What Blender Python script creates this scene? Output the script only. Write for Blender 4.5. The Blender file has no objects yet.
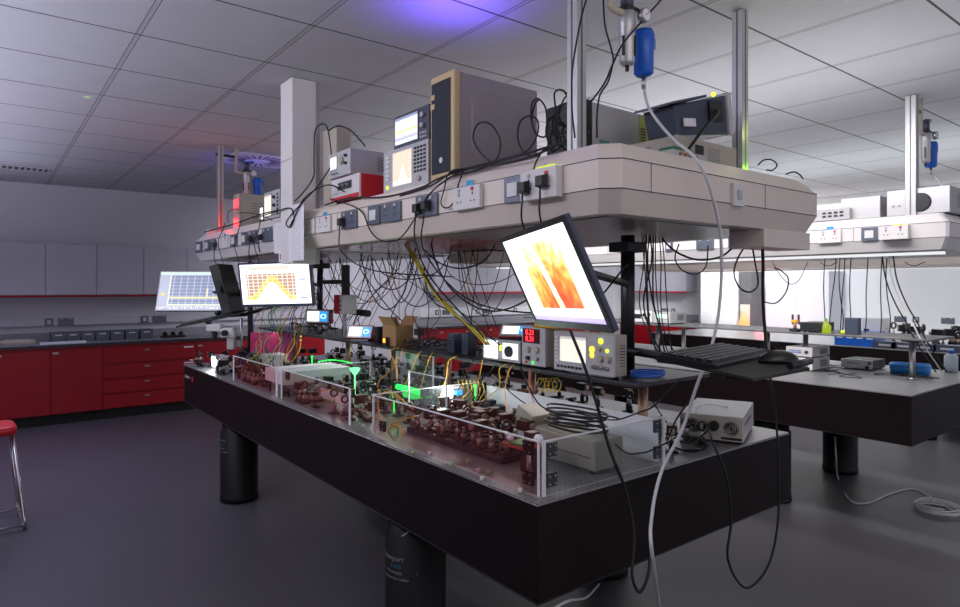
import bpy, math, random
from mathutils import Vector, Matrix
C = bpy.context.scene.collection
PI = math.pi
random.seed(7)

# ------------------------------------------------------------------ camera, world, exposure
CAMH = 1.55
F = Vector((.613, .790, 0)); R = Vector((.790, -.613, 0))
cd = bpy.data.cameras.new('camera'); cam = bpy.data.objects.new('camera', cd); C.objects.link(cam)
cam.location = (0, 0, CAMH); cam.rotation_euler = (PI/2, 0, -math.atan2(.613, .790))
cd.sensor_width = 36; cd.lens = 637/960*36; cd.shift_y = -17.5/960; cd.clip_start = .05
bpy.context.scene.camera = cam
vs = bpy.context.scene.view_settings
vs.view_transform = 'Standard'; vs.look = 'None'; vs.gamma = 1; vs.exposure = 0.0
w = bpy.data.worlds.new('world'); bpy.context.scene.world = w; w.use_nodes = True
bg = w.node_tree.nodes['Background']; bg.inputs[0].default_value = (.80, .79, .95, 1); bg.inputs[1].default_value = 0.60

def light(name, typ, loc, energy, color, size=.1, to=None, spot=None, blend=.5, sy=None):
    l = bpy.data.lights.new(name, typ); l.energy = energy; l.color = color
    if typ == 'AREA' and loc[2] > 2.5: l.spread = math.radians(115)  # narrow spread keeps the added ceiling fills out of view
    o = bpy.data.objects.new(name, l); C.objects.link(o); o.location = loc
    if typ == 'AREA':
        l.size = size
        if sy: l.shape = 'RECTANGLE'; l.size_y = sy
    else: l.shadow_soft_size = size
    if spot: l.spot_size = spot; l.spot_blend = blend
    if to is not None:
        zz = (Vector(loc)-Vector(to)).normalized()
        yy = Vector((0, 1, 0)) if sy else (Vector((0, 0, 1)) if abs(zz.z) < .9 else Vector((0, 1, 0)))
        yy = (yy-zz*yy.dot(zz)).normalized(); xx = yy.cross(zz)
        o.rotation_euler = Matrix((xx, yy, zz)).transposed().to_euler()
    return o
FILL_LAMPS = [   # added fill lamps: name, type, place, watts, colour, size, aimed at, size along y
 ('added_bay_upfill', 'AREA', (-.9, 4.6, 2.05), 62, (.74, .74, 1), 2.2, (-.9, 4.6, 3), 7.),
 ('added_bay_upfill', 'AREA', (3.57, 3.4, 2.05), 24, (.95, .93, 1), 1.1, (3.57, 3.4, 3), 5.),
 ('added_bay_upfill', 'AREA', (6.6, 3.6, 2.05), 34, (.90, .96, 1), 1.4, (6.6, 3.6, 3), 7.),
 ('added_bay_upfill', 'AREA', (9.7, 3.0, 2.05), 30, (.90, .96, 1), 1.2, (9.7, 3.0, 3), 5.),
 ('added_bay_upfill', 'AREA', (1.0, -.6, 2.05), 46, (1, .95, .97), 2.5, (1.0, -.6, 3), 1.),
 ('added_bay_fill', 'AREA', (6.6, 3.2, 2.72), 34, (.93, .97, 1), 1.0, (6.6, 3.2, 0), 4.5),
 ('added_far_bay_fill', 'AREA', (9.5, 3.6, 2.72), 85, (.93, .96, 1), .8, (9.9, 3.6, 0), 5.),
 ('added_dim_aisle_fill', 'AREA', (.1, 5.9, 2.70), 38, (.60, .60, 1), 1.6, (.1, 5.6, 0), 4),
]
FILL_LAMPS += [('added_aisle_fill', 'AREA', (-.9, 3.4, 2.70), 34, (.88, .88, 1), .4, (1.5, 3.4, 1.75), 4.),  # more added fill lamps, without fittings
 ('added_aisle_fill', 'AREA', (4.6, 6.9, 2.70), 34, (.92, .90, 1), 3., (4.9, 8.9, 1.1), .8),
 ('added_aisle_fill', 'AREA', (8.6, 7.2, 2.70), 22, (.92, .93, 1), 2., (9.2, 8.9, 1.2), .8),
 ('added_aisle_fill', 'AREA', (3.45, 3.0, 2.70), 48, (1, .97, 1), .5, (4.7, 3.0, 1.4), 4.),
 ('added_aisle_fill', 'AREA', (8.2, 4.6, 2.68), 60, (.95, .97, 1), .5, (9.8, 6.1, 1.4), .8)]
for n, t, l, e, c, s, to, sy in FILL_LAMPS: light(n, t, l, e, c, s, to, sy=sy)
light('blue_uplight', 'SPOT', (1.56, 2.2, 2.46), 11, (.16, .08, 1), .02, (1.56, 2.2, 3), spot=2.5, blend=1)
light('blue_uplight_far', 'SPOT', (2.1, 5.9, 2.2), 7, (.10, .06, 1), .05, (2.0, 6.4, 3), spot=2.0, blend=1)
light('red_glow', 'POINT', (1.53, 5.50, 2.09), .9, (1, .04, .03), .02)
light('green_post_glow', 'POINT', (2.66, 1.42, 2.06), .35, (.35, 1, .05), .02)
light('green_post_glow', 'POINT', (2.63, 1.40, 2.22), .25, (.9, 1, .3), .02)
light('lamp_glow', 'POINT', (1.70, 2.50, 1.08), 2.2, (.9, 1, 1), .03)
light('green_laser_glow', 'POINT', (1.62, 2.80, 1.06), .2, (.05, 1, .12), .05)
light('green_laser_glow', 'POINT', (1.72, 3.45, 1.10), .12, (.05, 1, .12), .04)
light('green_laser_glow', 'POINT', (2.15, 4.1, 1.12), .15, (.1, 1, .2), .04)
light('added_shelf_fill', 'AREA', (1.86, 3.4, 1.18), 5, (1, .96, .92), .04, (1.45, 3.4, .9), sy=3.6)  # added fill lamp brightening the enclosure, no fitting under the shelf
light('white_tile_glow', 'POINT', (1.37, 5.18, .97), .6, (1, 1, 1), .03)

# ------------------------------------------------------------------ pixel helpers
def kk(px):
    u = (px-480)/637; return .613+.79*u, .790-.613*u
def YX(px, X): a, b = kk(px); return X*b/a
def XY(px, Y): a, b = kk(px); return Y*a/b
def PX(px, py, X):
    a, b = kk(px); d = X/a; return Vector((X, b*d, CAMH+(286-py)*d/637))
def PY(px, py, Y):
    a, b = kk(px); d = Y/b; return Vector((a*d, Y, CAMH+(286-py)*d/637))
def PZ(px, py, z):
    a, b = kk(px); d = (CAMH-z)*637/(py-286); return Vector((a*d, b*d, z))
def PD(px, py, d):
    a, b = kk(px); return Vector((a*d, b*d, CAMH+(286-py)*d/637))

# ------------------------------------------------------------------ materials
MT = {}
def mat(name, col, rough=.5, metal=0, emit=None, es=0, noise=0, nscale=8, bump=0, bscale=60, spec=.5, coat=0):
    if name in MT: return MT[name]
    m = bpy.data.materials.new(name); m.use_nodes = True; nt = m.node_tree; b = nt.nodes['Principled BSDF']
    b.inputs['Base Color'].default_value = (*col, 1); b.inputs['Roughness'].default_value = rough
    b.inputs['Metallic'].default_value = metal; b.inputs['Specular IOR Level'].default_value = spec
    b.inputs['Coat Weight'].default_value = coat
    tc = nt.nodes.new('ShaderNodeTexCoord')
    n = nt.nodes.new('ShaderNodeTexNoise'); n.inputs['Scale'].default_value = nscale; n.inputs['Detail'].default_value = 4
    nt.links.new(tc.outputs['Object'], n.inputs['Vector'])
    k = noise if noise else .04
    mx = nt.nodes.new('ShaderNodeMix'); mx.data_type = 'RGBA'
    mx.inputs[6].default_value = (*[c*(1-k) for c in col], 1); mx.inputs[7].default_value = (*[min(1, c*(1+k)) for c in col], 1)
    nt.links.new(n.outputs[0], mx.inputs[0]); nt.links.new(mx.outputs[2], b.inputs['Base Color'])
    if bump:
        n2 = nt.nodes.new('ShaderNodeTexNoise'); n2.inputs['Scale'].default_value = bscale
        nt.links.new(tc.outputs['Object'], n2.inputs['Vector'])
        bp = nt.nodes.new('ShaderNodeBump'); bp.inputs['Strength'].default_value = bump; bp.inputs['Distance'].default_value = .002
        nt.links.new(n2.outputs[0], bp.inputs['Height']); nt.links.new(bp.outputs[0], b.inputs['Normal'])
    if emit:
        b.inputs['Emission Color'].default_value = (*emit, 1); b.inputs['Emission Strength'].default_value = es
    MT[name] = m; return m

class NT:                      # tiny expression builder for node materials
    def __init__(s, name):
        s.m = bpy.data.materials.new(name); s.m.use_nodes = True; s.nt = s.m.node_tree; s.b = s.nt.nodes['Principled BSDF']; MT[name] = s.m
        s.tc = s.nt.nodes.new('ShaderNodeTexCoord')
    def xyz(s, out='Object'):
        n = s.nt.nodes.new('ShaderNodeSeparateXYZ'); s.nt.links.new(s.tc.outputs[out], n.inputs[0]); return n.outputs[0], n.outputs[1], n.outputs[2]
    def o(s, op, a, b=0, c=0):
        n = s.nt.nodes.new('ShaderNodeMath'); n.operation = op
        for i, v in enumerate((a, b, c)):
            if isinstance(v, (int, float)): n.inputs[i].default_value = v
            else: s.nt.links.new(v, n.inputs[i])
        return n.outputs[0]
    def band(s, x, a, b): return s.o('MULTIPLY', s.o('GREATER_THAN', x, a), s.o('LESS_THAN', x, b))
    def mix(s, f, a, b):
        n = s.nt.nodes.new('ShaderNodeMix'); n.data_type = 'RGBA'
        if isinstance(f, (int, float)): n.inputs[0].default_value = f
        else: s.nt.links.new(f, n.inputs[0])
        for i, v in ((6, a), (7, b)):
            if isinstance(v, tuple): n.inputs[i].default_value = (*v, 1)
            else: s.nt.links.new(v, n.inputs[i])
        return n.outputs[2]
    def noise(s, scale, out='Object', stretch=None, detail=3):
        n = s.nt.nodes.new('ShaderNodeTexNoise'); n.inputs['Scale'].default_value = scale; n.inputs['Detail'].default_value = detail
        src = s.tc.outputs[out]
        if stretch:
            mp = s.nt.nodes.new('ShaderNodeMapping'); mp.inputs['Scale'].default_value = stretch
            s.nt.links.new(src, mp.inputs['Vector']); src = mp.outputs[0]
        s.nt.links.new(src, n.inputs['Vector']); return n.outputs[0]
    def col(s, c): s.nt.links.new(c, s.b.inputs['Base Color'])
    def emit(s, c, st):
        s.nt.links.new(c, s.b.inputs['Emission Color']); s.b.inputs['Emission Strength'].default_value = st
        s.b.inputs['Base Color'].default_value = (.02, .02, .02, 1); s.b.inputs['Roughness'].default_value = .3
    def bump(s, h, st=.4, dist=.003):
        b = s.nt.nodes.new('ShaderNodeBump'); b.inputs['Strength'].default_value = st; b.inputs['Distance'].default_value = dist
        s.nt.links.new(h, b.inputs['Height']); s.nt.links.new(b.outputs[0], s.b.inputs['Normal'])
    def rough(s, r): s.b.inputs['Roughness'].default_value = r
    def metal(s, r): s.b.inputs['Metallic'].default_value = r

cream = mat('cream_plastic', (.80, .70, .62), .42, bump=.05)
creamw = mat('white_plastic', (.74, .71, .70), .4)
wallm = mat('wall_paint', (.66, .65, .70), .8, noise=.03, bump=.1)
wallw = mat('wall_paint_white', (.84, .85, .87), .8, noise=.02)
redm = mat('red_laminate', (.33, .0012, .008), .45, noise=.08, nscale=3)
redbright = mat('red_paint', (.62, .015, .03), .35)
cabw = mat('cupboard_grey_laminate', (.60, .60, .67), .5, noise=.03)
black = mat('black_plastic', (.012, .012, .014), .4)
blackr = mat('black_anodised', (.016, .014, .016), .35, metal=.3)
maroon = mat('mount_red_reflection', (.075, .020, .019), .4, metal=.2)  # black mounts made maroon: red panel reflection put into the colour
brown = mat('brown_steel', (.33, .20, .17), .4, metal=.4)
rubber = mat('black_rubber', (.009, .009, .010), .55)
dark = mat('dark_grey_metal', (.045, .045, .05), .4, metal=.5)
steel = mat('steel', (.55, .54, .53), .28, metal=.95)
chrome = mat('chrome', (.75, .75, .76), .12, metal=1)
alu = mat('aluminium_profile', (.52, .51, .52), .4, metal=.55)
gauze = mat('grey_plate_metal', (.15, .17, .22), .35, metal=.5)
beige = mat('beige_metal', (.46, .41, .34), .45)
lgrey = mat('light_grey_metal', (.50, .49, .50), .4)
white = mat('white_card', (.80, .80, .82), .6)
trans_white = mat('white_tube_plastic', (.70, .70, .70), .35)
blue = mat('blue_plastic', (.01, .11, .55), .35)
lblue = mat('light_blue_plastic', (.03, .28, .75), .4)
sticker = mat('blue_sticker', (.05, .35, .65), .6)
ytape = mat('yellow_green_tape', (.75, .85, .03), .5)
yellow = mat('yellow_cable', (.75, .52, .02), .5)
orange = mat('orange_fibre', (.95, .42, .03), .5)
redc = mat('red_cable', (.6, .02, .02), .5)
card = mat('cardboard', (.36, .20, .09), .8, noise=.15, nscale=20)
pcgrey = mat('pc_grey_metal', (.34, .30, .31), .42, metal=.15)
pccream = mat('aged_cream_plastic', (.62, .46, .24), .4)
copper = mat('copper_post', (.55, .33, .22), .35, metal=.7)
pink = mat('pink_board', (.75, .04, .22), .6)
paper = mat('paper', (.82, .80, .83), .8)
tabside = mat('table_side_black', (.0085, .0032, .0036), .55, noise=.2, nscale=2, spec=.25)
shelfm = mat('shelf_dark', (.05, .05, .055), .4, metal=.5)
fabric = mat('floor_kick', (.008, .008, .008), .6)
worktopm = mat('worktop_grey', (.30, .30, .33), .4)
worktope = mat('worktop_dark_edge', (.03, .03, .035), .4)
bluegrey = mat('blue_grey_plastic', (.055, .065, .10), .4)
binm = mat('grey_bin', (.13, .15, .17), .5)
glow = lambda n, c, s: mat(n, (.02, .02, .02), .4, emit=c, es=s)
g_white = glow('lit_white', (1, 1, 1), 6); g_cool = glow('lit_cool_white', (.75, 1, .97), 5)
g_red = glow('lit_red', (1, .03, .04), 5); g_green = glow('lit_green', (.02, 1, .10), 2.0)
g_yg = glow('lit_yellow_green', (.6, 1, .03), 2.5); g_blue = glow('lit_blue', (.03, .35, 1), 1.6)
g_pale = glow('lit_pale', (.95, .95, 1), 1.3); g_yel = glow('lit_yellow', (1, .8, .05), 2.0); g_tube = glow('lit_tube', (1, 1, 1), 4)

# clear acrylic (thin sheet)
def acrylic(name, tint, hazec, haze):
    m = bpy.data.materials.new(name); m.use_nodes = True; nt = m.node_tree; nt.nodes.clear()
    out = nt.nodes.new('ShaderNodeOutputMaterial'); tr = nt.nodes.new('ShaderNodeBsdfTransparent'); tr.inputs[0].default_value = (*tint, 1)
    gl = nt.nodes.new('ShaderNodeBsdfGlossy'); gl.inputs['Roughness'].default_value = .03; fr0 = nt.nodes.new('ShaderNodeFresnel'); fr0.inputs[0].default_value = 1.4
    ge = nt.nodes.new('ShaderNodeNewGeometry'); iv = nt.nodes.new('ShaderNodeMath'); iv.operation = 'SUBTRACT'; iv.inputs[0].default_value = 1; nt.links.new(ge.outputs['Backfacing'], iv.inputs[1])
    fr = nt.nodes.new('ShaderNodeMath'); fr.operation = 'MULTIPLY'; nt.links.new(fr0.outputs[0], fr.inputs[0]); nt.links.new(iv.outputs[0], fr.inputs[1])
    df = nt.nodes.new('ShaderNodeBsdfDiffuse'); df.inputs[0].default_value = (*hazec, 1)
    m0 = nt.nodes.new('ShaderNodeMixShader'); m0.inputs[0].default_value = haze
    m1 = nt.nodes.new('ShaderNodeMixShader')
    nt.links.new(tr.outputs[0], m0.inputs[1]); nt.links.new(df.outputs[0], m0.inputs[2])
    nt.links.new(fr.outputs[0], m1.inputs[0]); nt.links.new(m0.outputs[0], m1.inputs[1]); nt.links.new(gl.outputs[0], m1.inputs[2])
    nt.links.new(m1.outputs[0], out.inputs[0]); MT[name] = m; return m
acr_redrefl = acrylic('acrylic_red_reflection', (.97, .84, .85), (.5, .15, .16), .026)  # red cabinet reflection put into the front panels' tint and haze
acr = acrylic('acrylic_clear', (.93, .95, .95), (.6, .65, .65), .04)

# ceiling tiles
t = NT('ceiling_tiles'); x, y, z = t.xyz()
fx = t.o('FRACT', t.o('DIVIDE', t.o('ADD', x, 61.5-.575), .615)); fy = t.o('FRACT', t.o('DIVIDE', t.o('ADD', y, 61-3.40), .61))
ax = t.o('ABSOLUTE', t.o('SUBTRACT', fx, .5)); ay = t.o('ABSOLUTE', t.o('SUBTRACT', fy, .5))
gx = t.o('GREATER_THAN', ax, .484); gy = t.o('GREATER_THAN', ay, .491)
dk = t.o('GREATER_THAN', ax, .497); dk2 = t.band(ax, .4795, .4845)
n = t.noise(5); n2 = t.noise(140)
base = t.mix(n, (.50, .50, .52), (.56, .56, .58))
base = t.mix(gx, base, (.46, .45, .47)); base = t.mix(t.o('MAXIMUM', dk2, gy), base, (.07, .062, .06))
t.col(base); t.rough(.85)
t.bump(t.o('SUBTRACT', t.o('MULTIPLY', n2, .3), t.o('MAXIMUM', gy, dk2)), .5, .004)
# floor vinyl
t = NT('floor_vinyl'); n = t.noise(1.3); n2 = t.noise(220, detail=2)
c = t.mix(n, (.074, .068, .074), (.098, .091, .098)); c = t.mix(t.o('MULTIPLY', n2, .35), c, (.08, .075, .085)); t.col(c); t.rough(.42); t.bump(n2, .12, .001)
# optical tabletop with threaded holes
t = NT('tabletop_steel'); x, y, z = t.xyz()
hx = t.o('SUBTRACT', t.o('FRACT', t.o('DIVIDE', t.o('ADD', x, 50), .025)), .5); hy = t.o('SUBTRACT', t.o('FRACT', t.o('DIVIDE', t.o('ADD', y, 50), .025)), .5)
rr = t.o('ADD', t.o('MULTIPLY', hx, hx), t.o('MULTIPLY', hy, hy)); hole = t.o('LESS_THAN', rr, .018)
c = t.mix(t.noise(6), (.24, .23, .235), (.34, .33, .335)); t.col(t.mix(hole, c, (.01, .01, .01))); t.rough(.36); t.metal(.45)
# screens (Generated coords: x right, z up)
def screen_base(name):
    t = NT(name); x, y, z = t.xyz('Generated'); return t, x, z
t, x, y = screen_base('screen_oscilloscope_blue')
line = lambda t, v, n, w: t.o('LESS_THAN', t.o('ABSOLUTE', t.o('SUBTRACT', t.o('FRACT', t.o('MULTIPLY', v, n)), .5)), w)
plot = t.o('MULTIPLY', t.band(x, .17, .97), t.band(y, .14, .90))
grid = t.o('MAXIMUM', line(t, t.o('SUBTRACT', x, .17), 9.5, .05), line(t, t.o('SUBTRACT', y, .14), 11, .06))
c = t.mix(plot, (.52, .54, .72), t.mix(grid, (.24, .28, .46), (.62, .68, .84)))
c = t.mix(t.o('MULTIPLY', plot, t.band(y, .30, .345)), c, (1, .9, .45))
c = t.mix(t.o('MULTIPLY', t.band(x, .74, .765), t.band(y, .30, .56)), c, (1, .95, .6))
fr = t.o('MAXIMUM', t.o('MULTIPLY', t.band(x, .155, .175), t.band(y, .12, .92)), t.o('MULTIPLY', t.band(x, .155, .98), t.band(y, .12, .15)))
c = t.mix(fr, c, (1, 1, .75)); c = t.mix(t.o('MULTIPLY', t.band(x, .04, .10), t.band(y, .38, .44)), c, (1, .8, .1))
c = t.mix(t.o('MULTIPLY', t.band(y, .03, .10), t.o('GREATER_THAN', t.noise(14, 'Generated', (3, 1, 1)), .54)), c, (1, 1, .9))
c = t.mix(t.o('GREATER_THAN', y, .93), c, (.75, .95, .85)); t.emit(c, 1.02)
t, x, y = screen_base('screen_fringe_plot')
plot = t.o('MULTIPLY', t.band(x, .08, .79), t.band(y, .10, .76))
grid = t.o('MAXIMUM', line(t, x, 14, .06), line(t, y, 12, .07))
g = t.o('MULTIPLY', t.o('EXPONENT', t.o('MULTIPLY', t.o('POWER', t.o('DIVIDE', t.o('SUBTRACT', x, .45), .20), 2), -1)), .56)
hh = t.o('SUBTRACT', y, .10); rel = t.o('SUBTRACT', hh, g)
stripe = t.o('GREATER_THAN', t.o('SINE', t.o('MULTIPLY', x, 190)), -.1)
c = t.mix(plot, (.95, .93, 1), t.mix(grid, (.34, .21, .15), (.85, .75, .72)))
c = t.mix(t.o('MULTIPLY', plot, t.o('MULTIPLY', t.band(rel, -.16, .06), stripe)), c, (1, .68, .10))
c = t.mix(t.o('MULTIPLY', plot, t.o('LESS_THAN', rel, -.12)), c, (1, .97, .82))
top = t.o('MULTIPLY', t.band(x, .12, .72), t.band(y, .84, .96)); c = t.mix(top, c, (.55, .45, .40))
c = t.mix(t.o('MULTIPLY', t.band(x, .84, .94), t.o('MAXIMUM', t.band(y, .58, .62), t.band(y, .12, .16))), c, (.25, .25, .6)); t.emit(c, 2.0)
t, x, y = screen_base('screen_heat_map')
n = t.noise(5, 'Generated', (3.5, 1, 1.3), 6)
cx = t.o('SUBTRACT', x, t.o('MULTIPLY', t.o('SUBTRACT', .9, y), .12))
v = t.o('ADD', t.o('MULTIPLY', t.o('SUBTRACT', 1.12, y), .75), t.o('MULTIPLY', t.o('SUBTRACT', n, .5), .8))
streak = t.o('LESS_THAN', t.o('ABSOLUTE', t.o('SUBTRACT', t.o('ADD', cx, t.o('MULTIPLY', n, .05)), .47)), .035)
v = t.o('MULTIPLY', v, t.o('SUBTRACT', 1, t.o('MULTIPLY', t.o('ABSOLUTE', t.o('SUBTRACT', x, .58)), 1.3)))
v = t.o('SUBTRACT', v, t.o('MULTIPLY', streak, .45))
rp = t.nt.nodes.new('ShaderNodeValToRGB'); t.nt.links.new(v, rp.inputs[0]); e = rp.color_ramp.elements
e[0].position = .10; e[0].color = (1, .97, .85, 1); e[1].position = .60; e[1].color = (.85, .06, .02, 1)
q = e.new(.24); q.color = (1, .72, .22, 1); q = e.new(.40); q.color = (.95, .28, .05, 1)
reg = t.o('MULTIPLY', t.band(x, .22, .82), t.band(y, .15, .90))
c = t.mix(reg, (1, .98, 1), rp.outputs[0])
c = t.mix(t.o('LESS_THAN', y, .055), c, (.45, .38, .75)); t.emit(c, 1.7)
t, x, y = screen_base('screen_analyser_peak')
c = t.mix(t.o('GREATER_THAN', t.noise(30, 'Generated', (.4, 1, 3)), .52), (1, .72, .55), (.98, .83, .70))
pk = t.o('LESS_THAN', t.o('SUBTRACT', y, .12), t.o('MULTIPLY', t.o('EXPONENT', t.o('MULTIPLY', t.o('POWER', t.o('DIVIDE', t.o('SUBTRACT', x, .55), .14), 2), -1)), .45))
c = t.mix(pk, c, (1, .97, .9)); t.emit(c, 1.1)
t, x, y = screen_base('screen_scope_traces')
c = t.mix(t.o('GREATER_THAN', t.noise(9, 'Generated', (1, 1, 4)), .5), (.62, .66, .78), (.9, .9, 1))
c = t.mix(t.band(y, .42, .50), c, (.95, .85, .3)); c = t.mix(t.band(y, .14, .24), c, (.55, .5, .95)); c = t.mix(t.o('GREATER_THAN', y, .9), c, (.25, .3, .45)); t.emit(c, 1.3)
t, x, y = screen_base('screen_controller')
c = t.mix(t.o('GREATER_THAN', x, .60), (1, 1, .95), (.02, .28, .75))
ring = t.band(t.o('ADD', t.o('POWER', t.o('SUBTRACT', x, .80), 2), t.o('POWER', t.o('MULTIPLY', t.o('SUBTRACT', y, .52), .6), 2)), .008, .022)
c = t.mix(ring, c, (.6, .9, 1)); t.emit(c, 1.5)
t, x, y = screen_base('screen_scope_pale')
c = t.mix(t.o('GREATER_THAN', t.noise(12, 'Generated', (.5, 1, 5)), .5), (.80, .74, .62), (1, .97, .92)); c = t.mix(t.o('GREATER_THAN', y, .9), c, (.55, .5, .5)); t.emit(c, 1.15)
t, x, y = screen_base('printed_paper')
ln = t.o('MULTIPLY', line(t, y, 26, .16), t.o('MULTIPLY', t.band(x, .12, .86), t.o('GREATER_THAN', t.noise(22, 'Generated', (2.2, 1, 6)), .50)))
t.col(t.mix(ln, (.80, .78, .82), (.42, .40, .44))); t.rough(.8)
t, x, y = screen_base('perforated_metal')
t.col(t.mix(t.o('MULTIPLY', line(t, x, 20, .25), line(t, y, 10, .25)), (.45, .43, .38), (.03, .03, .03))); t.rough(.5)
SC = MT

# ------------------------------------------------------------------ mesh helper
class MB:
    def __init__(s): s.v = []; s.f = []; s.sm = []
    def add(s, vs, fs, smooth=False, M=None):
        o = len(s.v); s.v += [tuple(M @ Vector(v)) if M else tuple(v) for v in vs]
        s.f += [tuple(o+i for i in f) for f in fs]; s.sm += [smooth]*len(fs); return s
    def box(s, x0, x1, y0, y1, z0, z1, M=None):
        v = [(x0,y0,z0),(x1,y0,z0),(x1,y1,z0),(x0,y1,z0),(x0,y0,z1),(x1,y0,z1),(x1,y1,z1),(x0,y1,z1)]
        return s.add(v, [(0,3,2,1),(4,5,6,7),(0,1,5,4),(1,2,6,5),(2,3,7,6),(3,0,4,7)], False, M)
    def cyl(s, p0, p1, r0, r1=None, n=16, M=None, smooth=True):
        p0, p1 = Vector(p0), Vector(p1); r1 = r0 if r1 is None else r1
        q = (p1-p0).to_track_quat('Z', 'Y'); vs = []
        for p, r in ((p0, r0), (p1, r1)):
            for i in range(n): a = 2*PI*i/n; vs.append(p+q @ Vector((r*math.cos(a), r*math.sin(a), 0)))
        s.add(vs, [(i, (i+1)%n, n+(i+1)%n, n+i) for i in range(n)], smooth, M)
        o = len(s.v)-2*n; s.f += [tuple(o+i for i in range(n-1, -1, -1)), tuple(o+n+i for i in range(n))]; s.sm += [False, False]; return s
    def lathe(s, prof, c=(0,0,0), n=24, M=None):
        vs = []; k = len(prof)
        for r, z in prof:
            for i in range(n): a = 2*PI*i/n; vs.append((c[0]+r*math.cos(a), c[1]+r*math.sin(a), c[2]+z))
        fs = [(j*n+i, j*n+(i+1)%n, (j+1)*n+(i+1)%n, (j+1)*n+i) for j in range(k-1) for i in range(n)]
        return s.add(vs, fs, True, M)
    def sphere(s, c, r, n=12, sc=(1,1,1), M=None):
        vs = [(c[0], c[1], c[2]-r*sc[2])]; m = n//2
        for j in range(1, m):
            b = -PI/2+PI*j/m
            for i in range(n): a = 2*PI*i/n; vs.append((c[0]+r*sc[0]*math.cos(b)*math.cos(a), c[1]+r*sc[1]*math.cos(b)*math.sin(a), c[2]+r*sc[2]*math.sin(b)))
        vs.append((c[0], c[1], c[2]+r*sc[2])); fs = [(0, 1+(i+1)%n, 1+i) for i in range(n)]
        for j in range(m-2):
            fs += [(1+j*n+i, 1+j*n+(i+1)%n, 1+(j+1)*n+(i+1)%n, 1+(j+1)*n+i) for i in range(n)]
        o = 1+(m-2)*n; fs += [(o+i, o+(i+1)%n, len(vs)-1) for i in range(n)]
        return s.add(vs, fs, True, M)
    def tube(s, pts, r, n=6, res=6, closed=False, smoothed=True):
        P = [Vector(p) for p in pts]
        if smoothed and len(P) > 2:
            Q = []; L = len(P)
            for i in range(L-1 if not closed else L):
                a = P[(i-1)%L] if (closed or i > 0) else P[0]*2-P[1]; b = P[i]; c = P[(i+1)%L]; d = P[(i+2)%L] if (closed or i+2 < L) else P[-1]*2-P[-2]
                for k in range(res):
                    t = k/res; Q.append(.5*((2*b)+(c-a)*t+(2*a-5*b+4*c-d)*t*t+(3*b-a-3*c+d)*t**3))
            if not closed: Q.append(P[-1])
            P = Q
        vs = []; L = len(P); up = Vector((0, 0, 1)); prev = None
        for i, p in enumerate(P):
            tn = (P[min(i+1, L-1)]-P[max(i-1, 0)]) if not closed else (P[(i+1)%L]-P[i-1])
            if tn.length < 1e-9: tn = Vector((0, 0, 1))
            tn.normalize()
            if prev is None: u = tn.orthogonal().normalized()
            else: u = (prev-tn*prev.dot(tn)); u = u.normalized() if u.length > 1e-6 else tn.orthogonal().normalized()
            prev = u; w_ = tn.cross(u)
            for k in range(n): a = 2*PI*k/n; vs.append(p+u*(r*math.cos(a))+w_*(r*math.sin(a)))
        m = L if closed else L-1
        fs = [(i*n+k, i*n+(k+1)%n, ((i+1)%L)*n+(k+1)%n, ((i+1)%L)*n+k) for i in range(m) for k in range(n)]
        s.add(vs, fs, True)
        if not closed:
            o = len(s.v)-len(vs); s.f += [tuple(o+i for i in range(n-1, -1, -1)), tuple(o+(L-1)*n+i for i in range(n))]; s.sm += [False, False]
        return s
    def loops(s, loops, cap=True, smooth=False):
        n = len(loops[0]); vs = [p for l in loops for p in l]
        fs = [(j*n+i, j*n+(i+1)%n, (j+1)*n+(i+1)%n, (j+1)*n+i) for j in range(len(loops)-1) for i in range(n)]
        s.add(vs, fs, smooth)
        if cap:
            o = len(s.v)-len(vs); s.f += [tuple(o+i for i in range(n-1, -1, -1)), tuple(o+(len(loops)-1)*n+i for i in range(n))]; s.sm += [False, False]
        return s
    def build(s, name, m, parent=None, loc=(0,0,0), rot=(0,0,0), bevel=0, seg=2, M=None):
        me = bpy.data.meshes.new(name); vv = s.v
        if M is None and parent is None and tuple(loc) == (0,0,0) and vv:     # give top-level meshes an origin at their base
            xs = [v[0] for v in vv]; ys = [v[1] for v in vv]; zs = [v[2] for v in vv]
            loc = ((min(xs)+max(xs))/2, (min(ys)+max(ys))/2, min(zs)); 
            if name in ('ceiling', 'floor', 'table_deck'): loc = (0, 0, min(zs))
            vv = [(v[0]-loc[0], v[1]-loc[1], v[2]-loc[2]) for v in vv]
        me.from_pydata([tuple(v) for v in vv], [], s.f); me.update()
        me.polygons.foreach_set('use_smooth', s.sm)
        me.materials.append(m)
        o = bpy.data.objects.new(name, me); C.objects.link(o); o.location = loc; o.rotation_euler = rot
        if M is not None: o.matrix_world = M
        if parent: o.parent = parent
        if bevel:
            b = o.modifiers.new('bevel', 'BEVEL'); b.width = bevel; b.segments = seg; b.limit_method = 'ANGLE'; b.angle_limit = .6; b.harden_normals = False
        return o
def tag(o, label=None, cat=None, group=None, kind=None):
    if label: o['label'] = label
    if cat: o['category'] = cat
    if group: o['group'] = group
    if kind: o['kind'] = kind
    return o
def thing(name, label, cat, loc=(0,0,0), rz=0, group=None, M=None):
    o = bpy.data.objects.new(name, None); C.objects.link(o); o.empty_display_size = .05
    o.location = loc; o.rotation_euler = (0, 0, rz)
    if M is not None: o.matrix_world = M
    return tag(o, label, cat, group)
KIDS = {}
def kids(o):
    return [c for c in bpy.data.objects if c.parent == o]
def copy_tree(o, parent=None, cache=None):
    if cache is None:
        cache = {}
        for c in bpy.data.objects:
            if c.parent: cache.setdefault(c.parent.name, []).append(c)
    c = o.copy(); C.objects.link(c); c.parent = parent
    for ch in cache.get(o.name, []): copy_tree(ch, c, cache)
    return c
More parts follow.
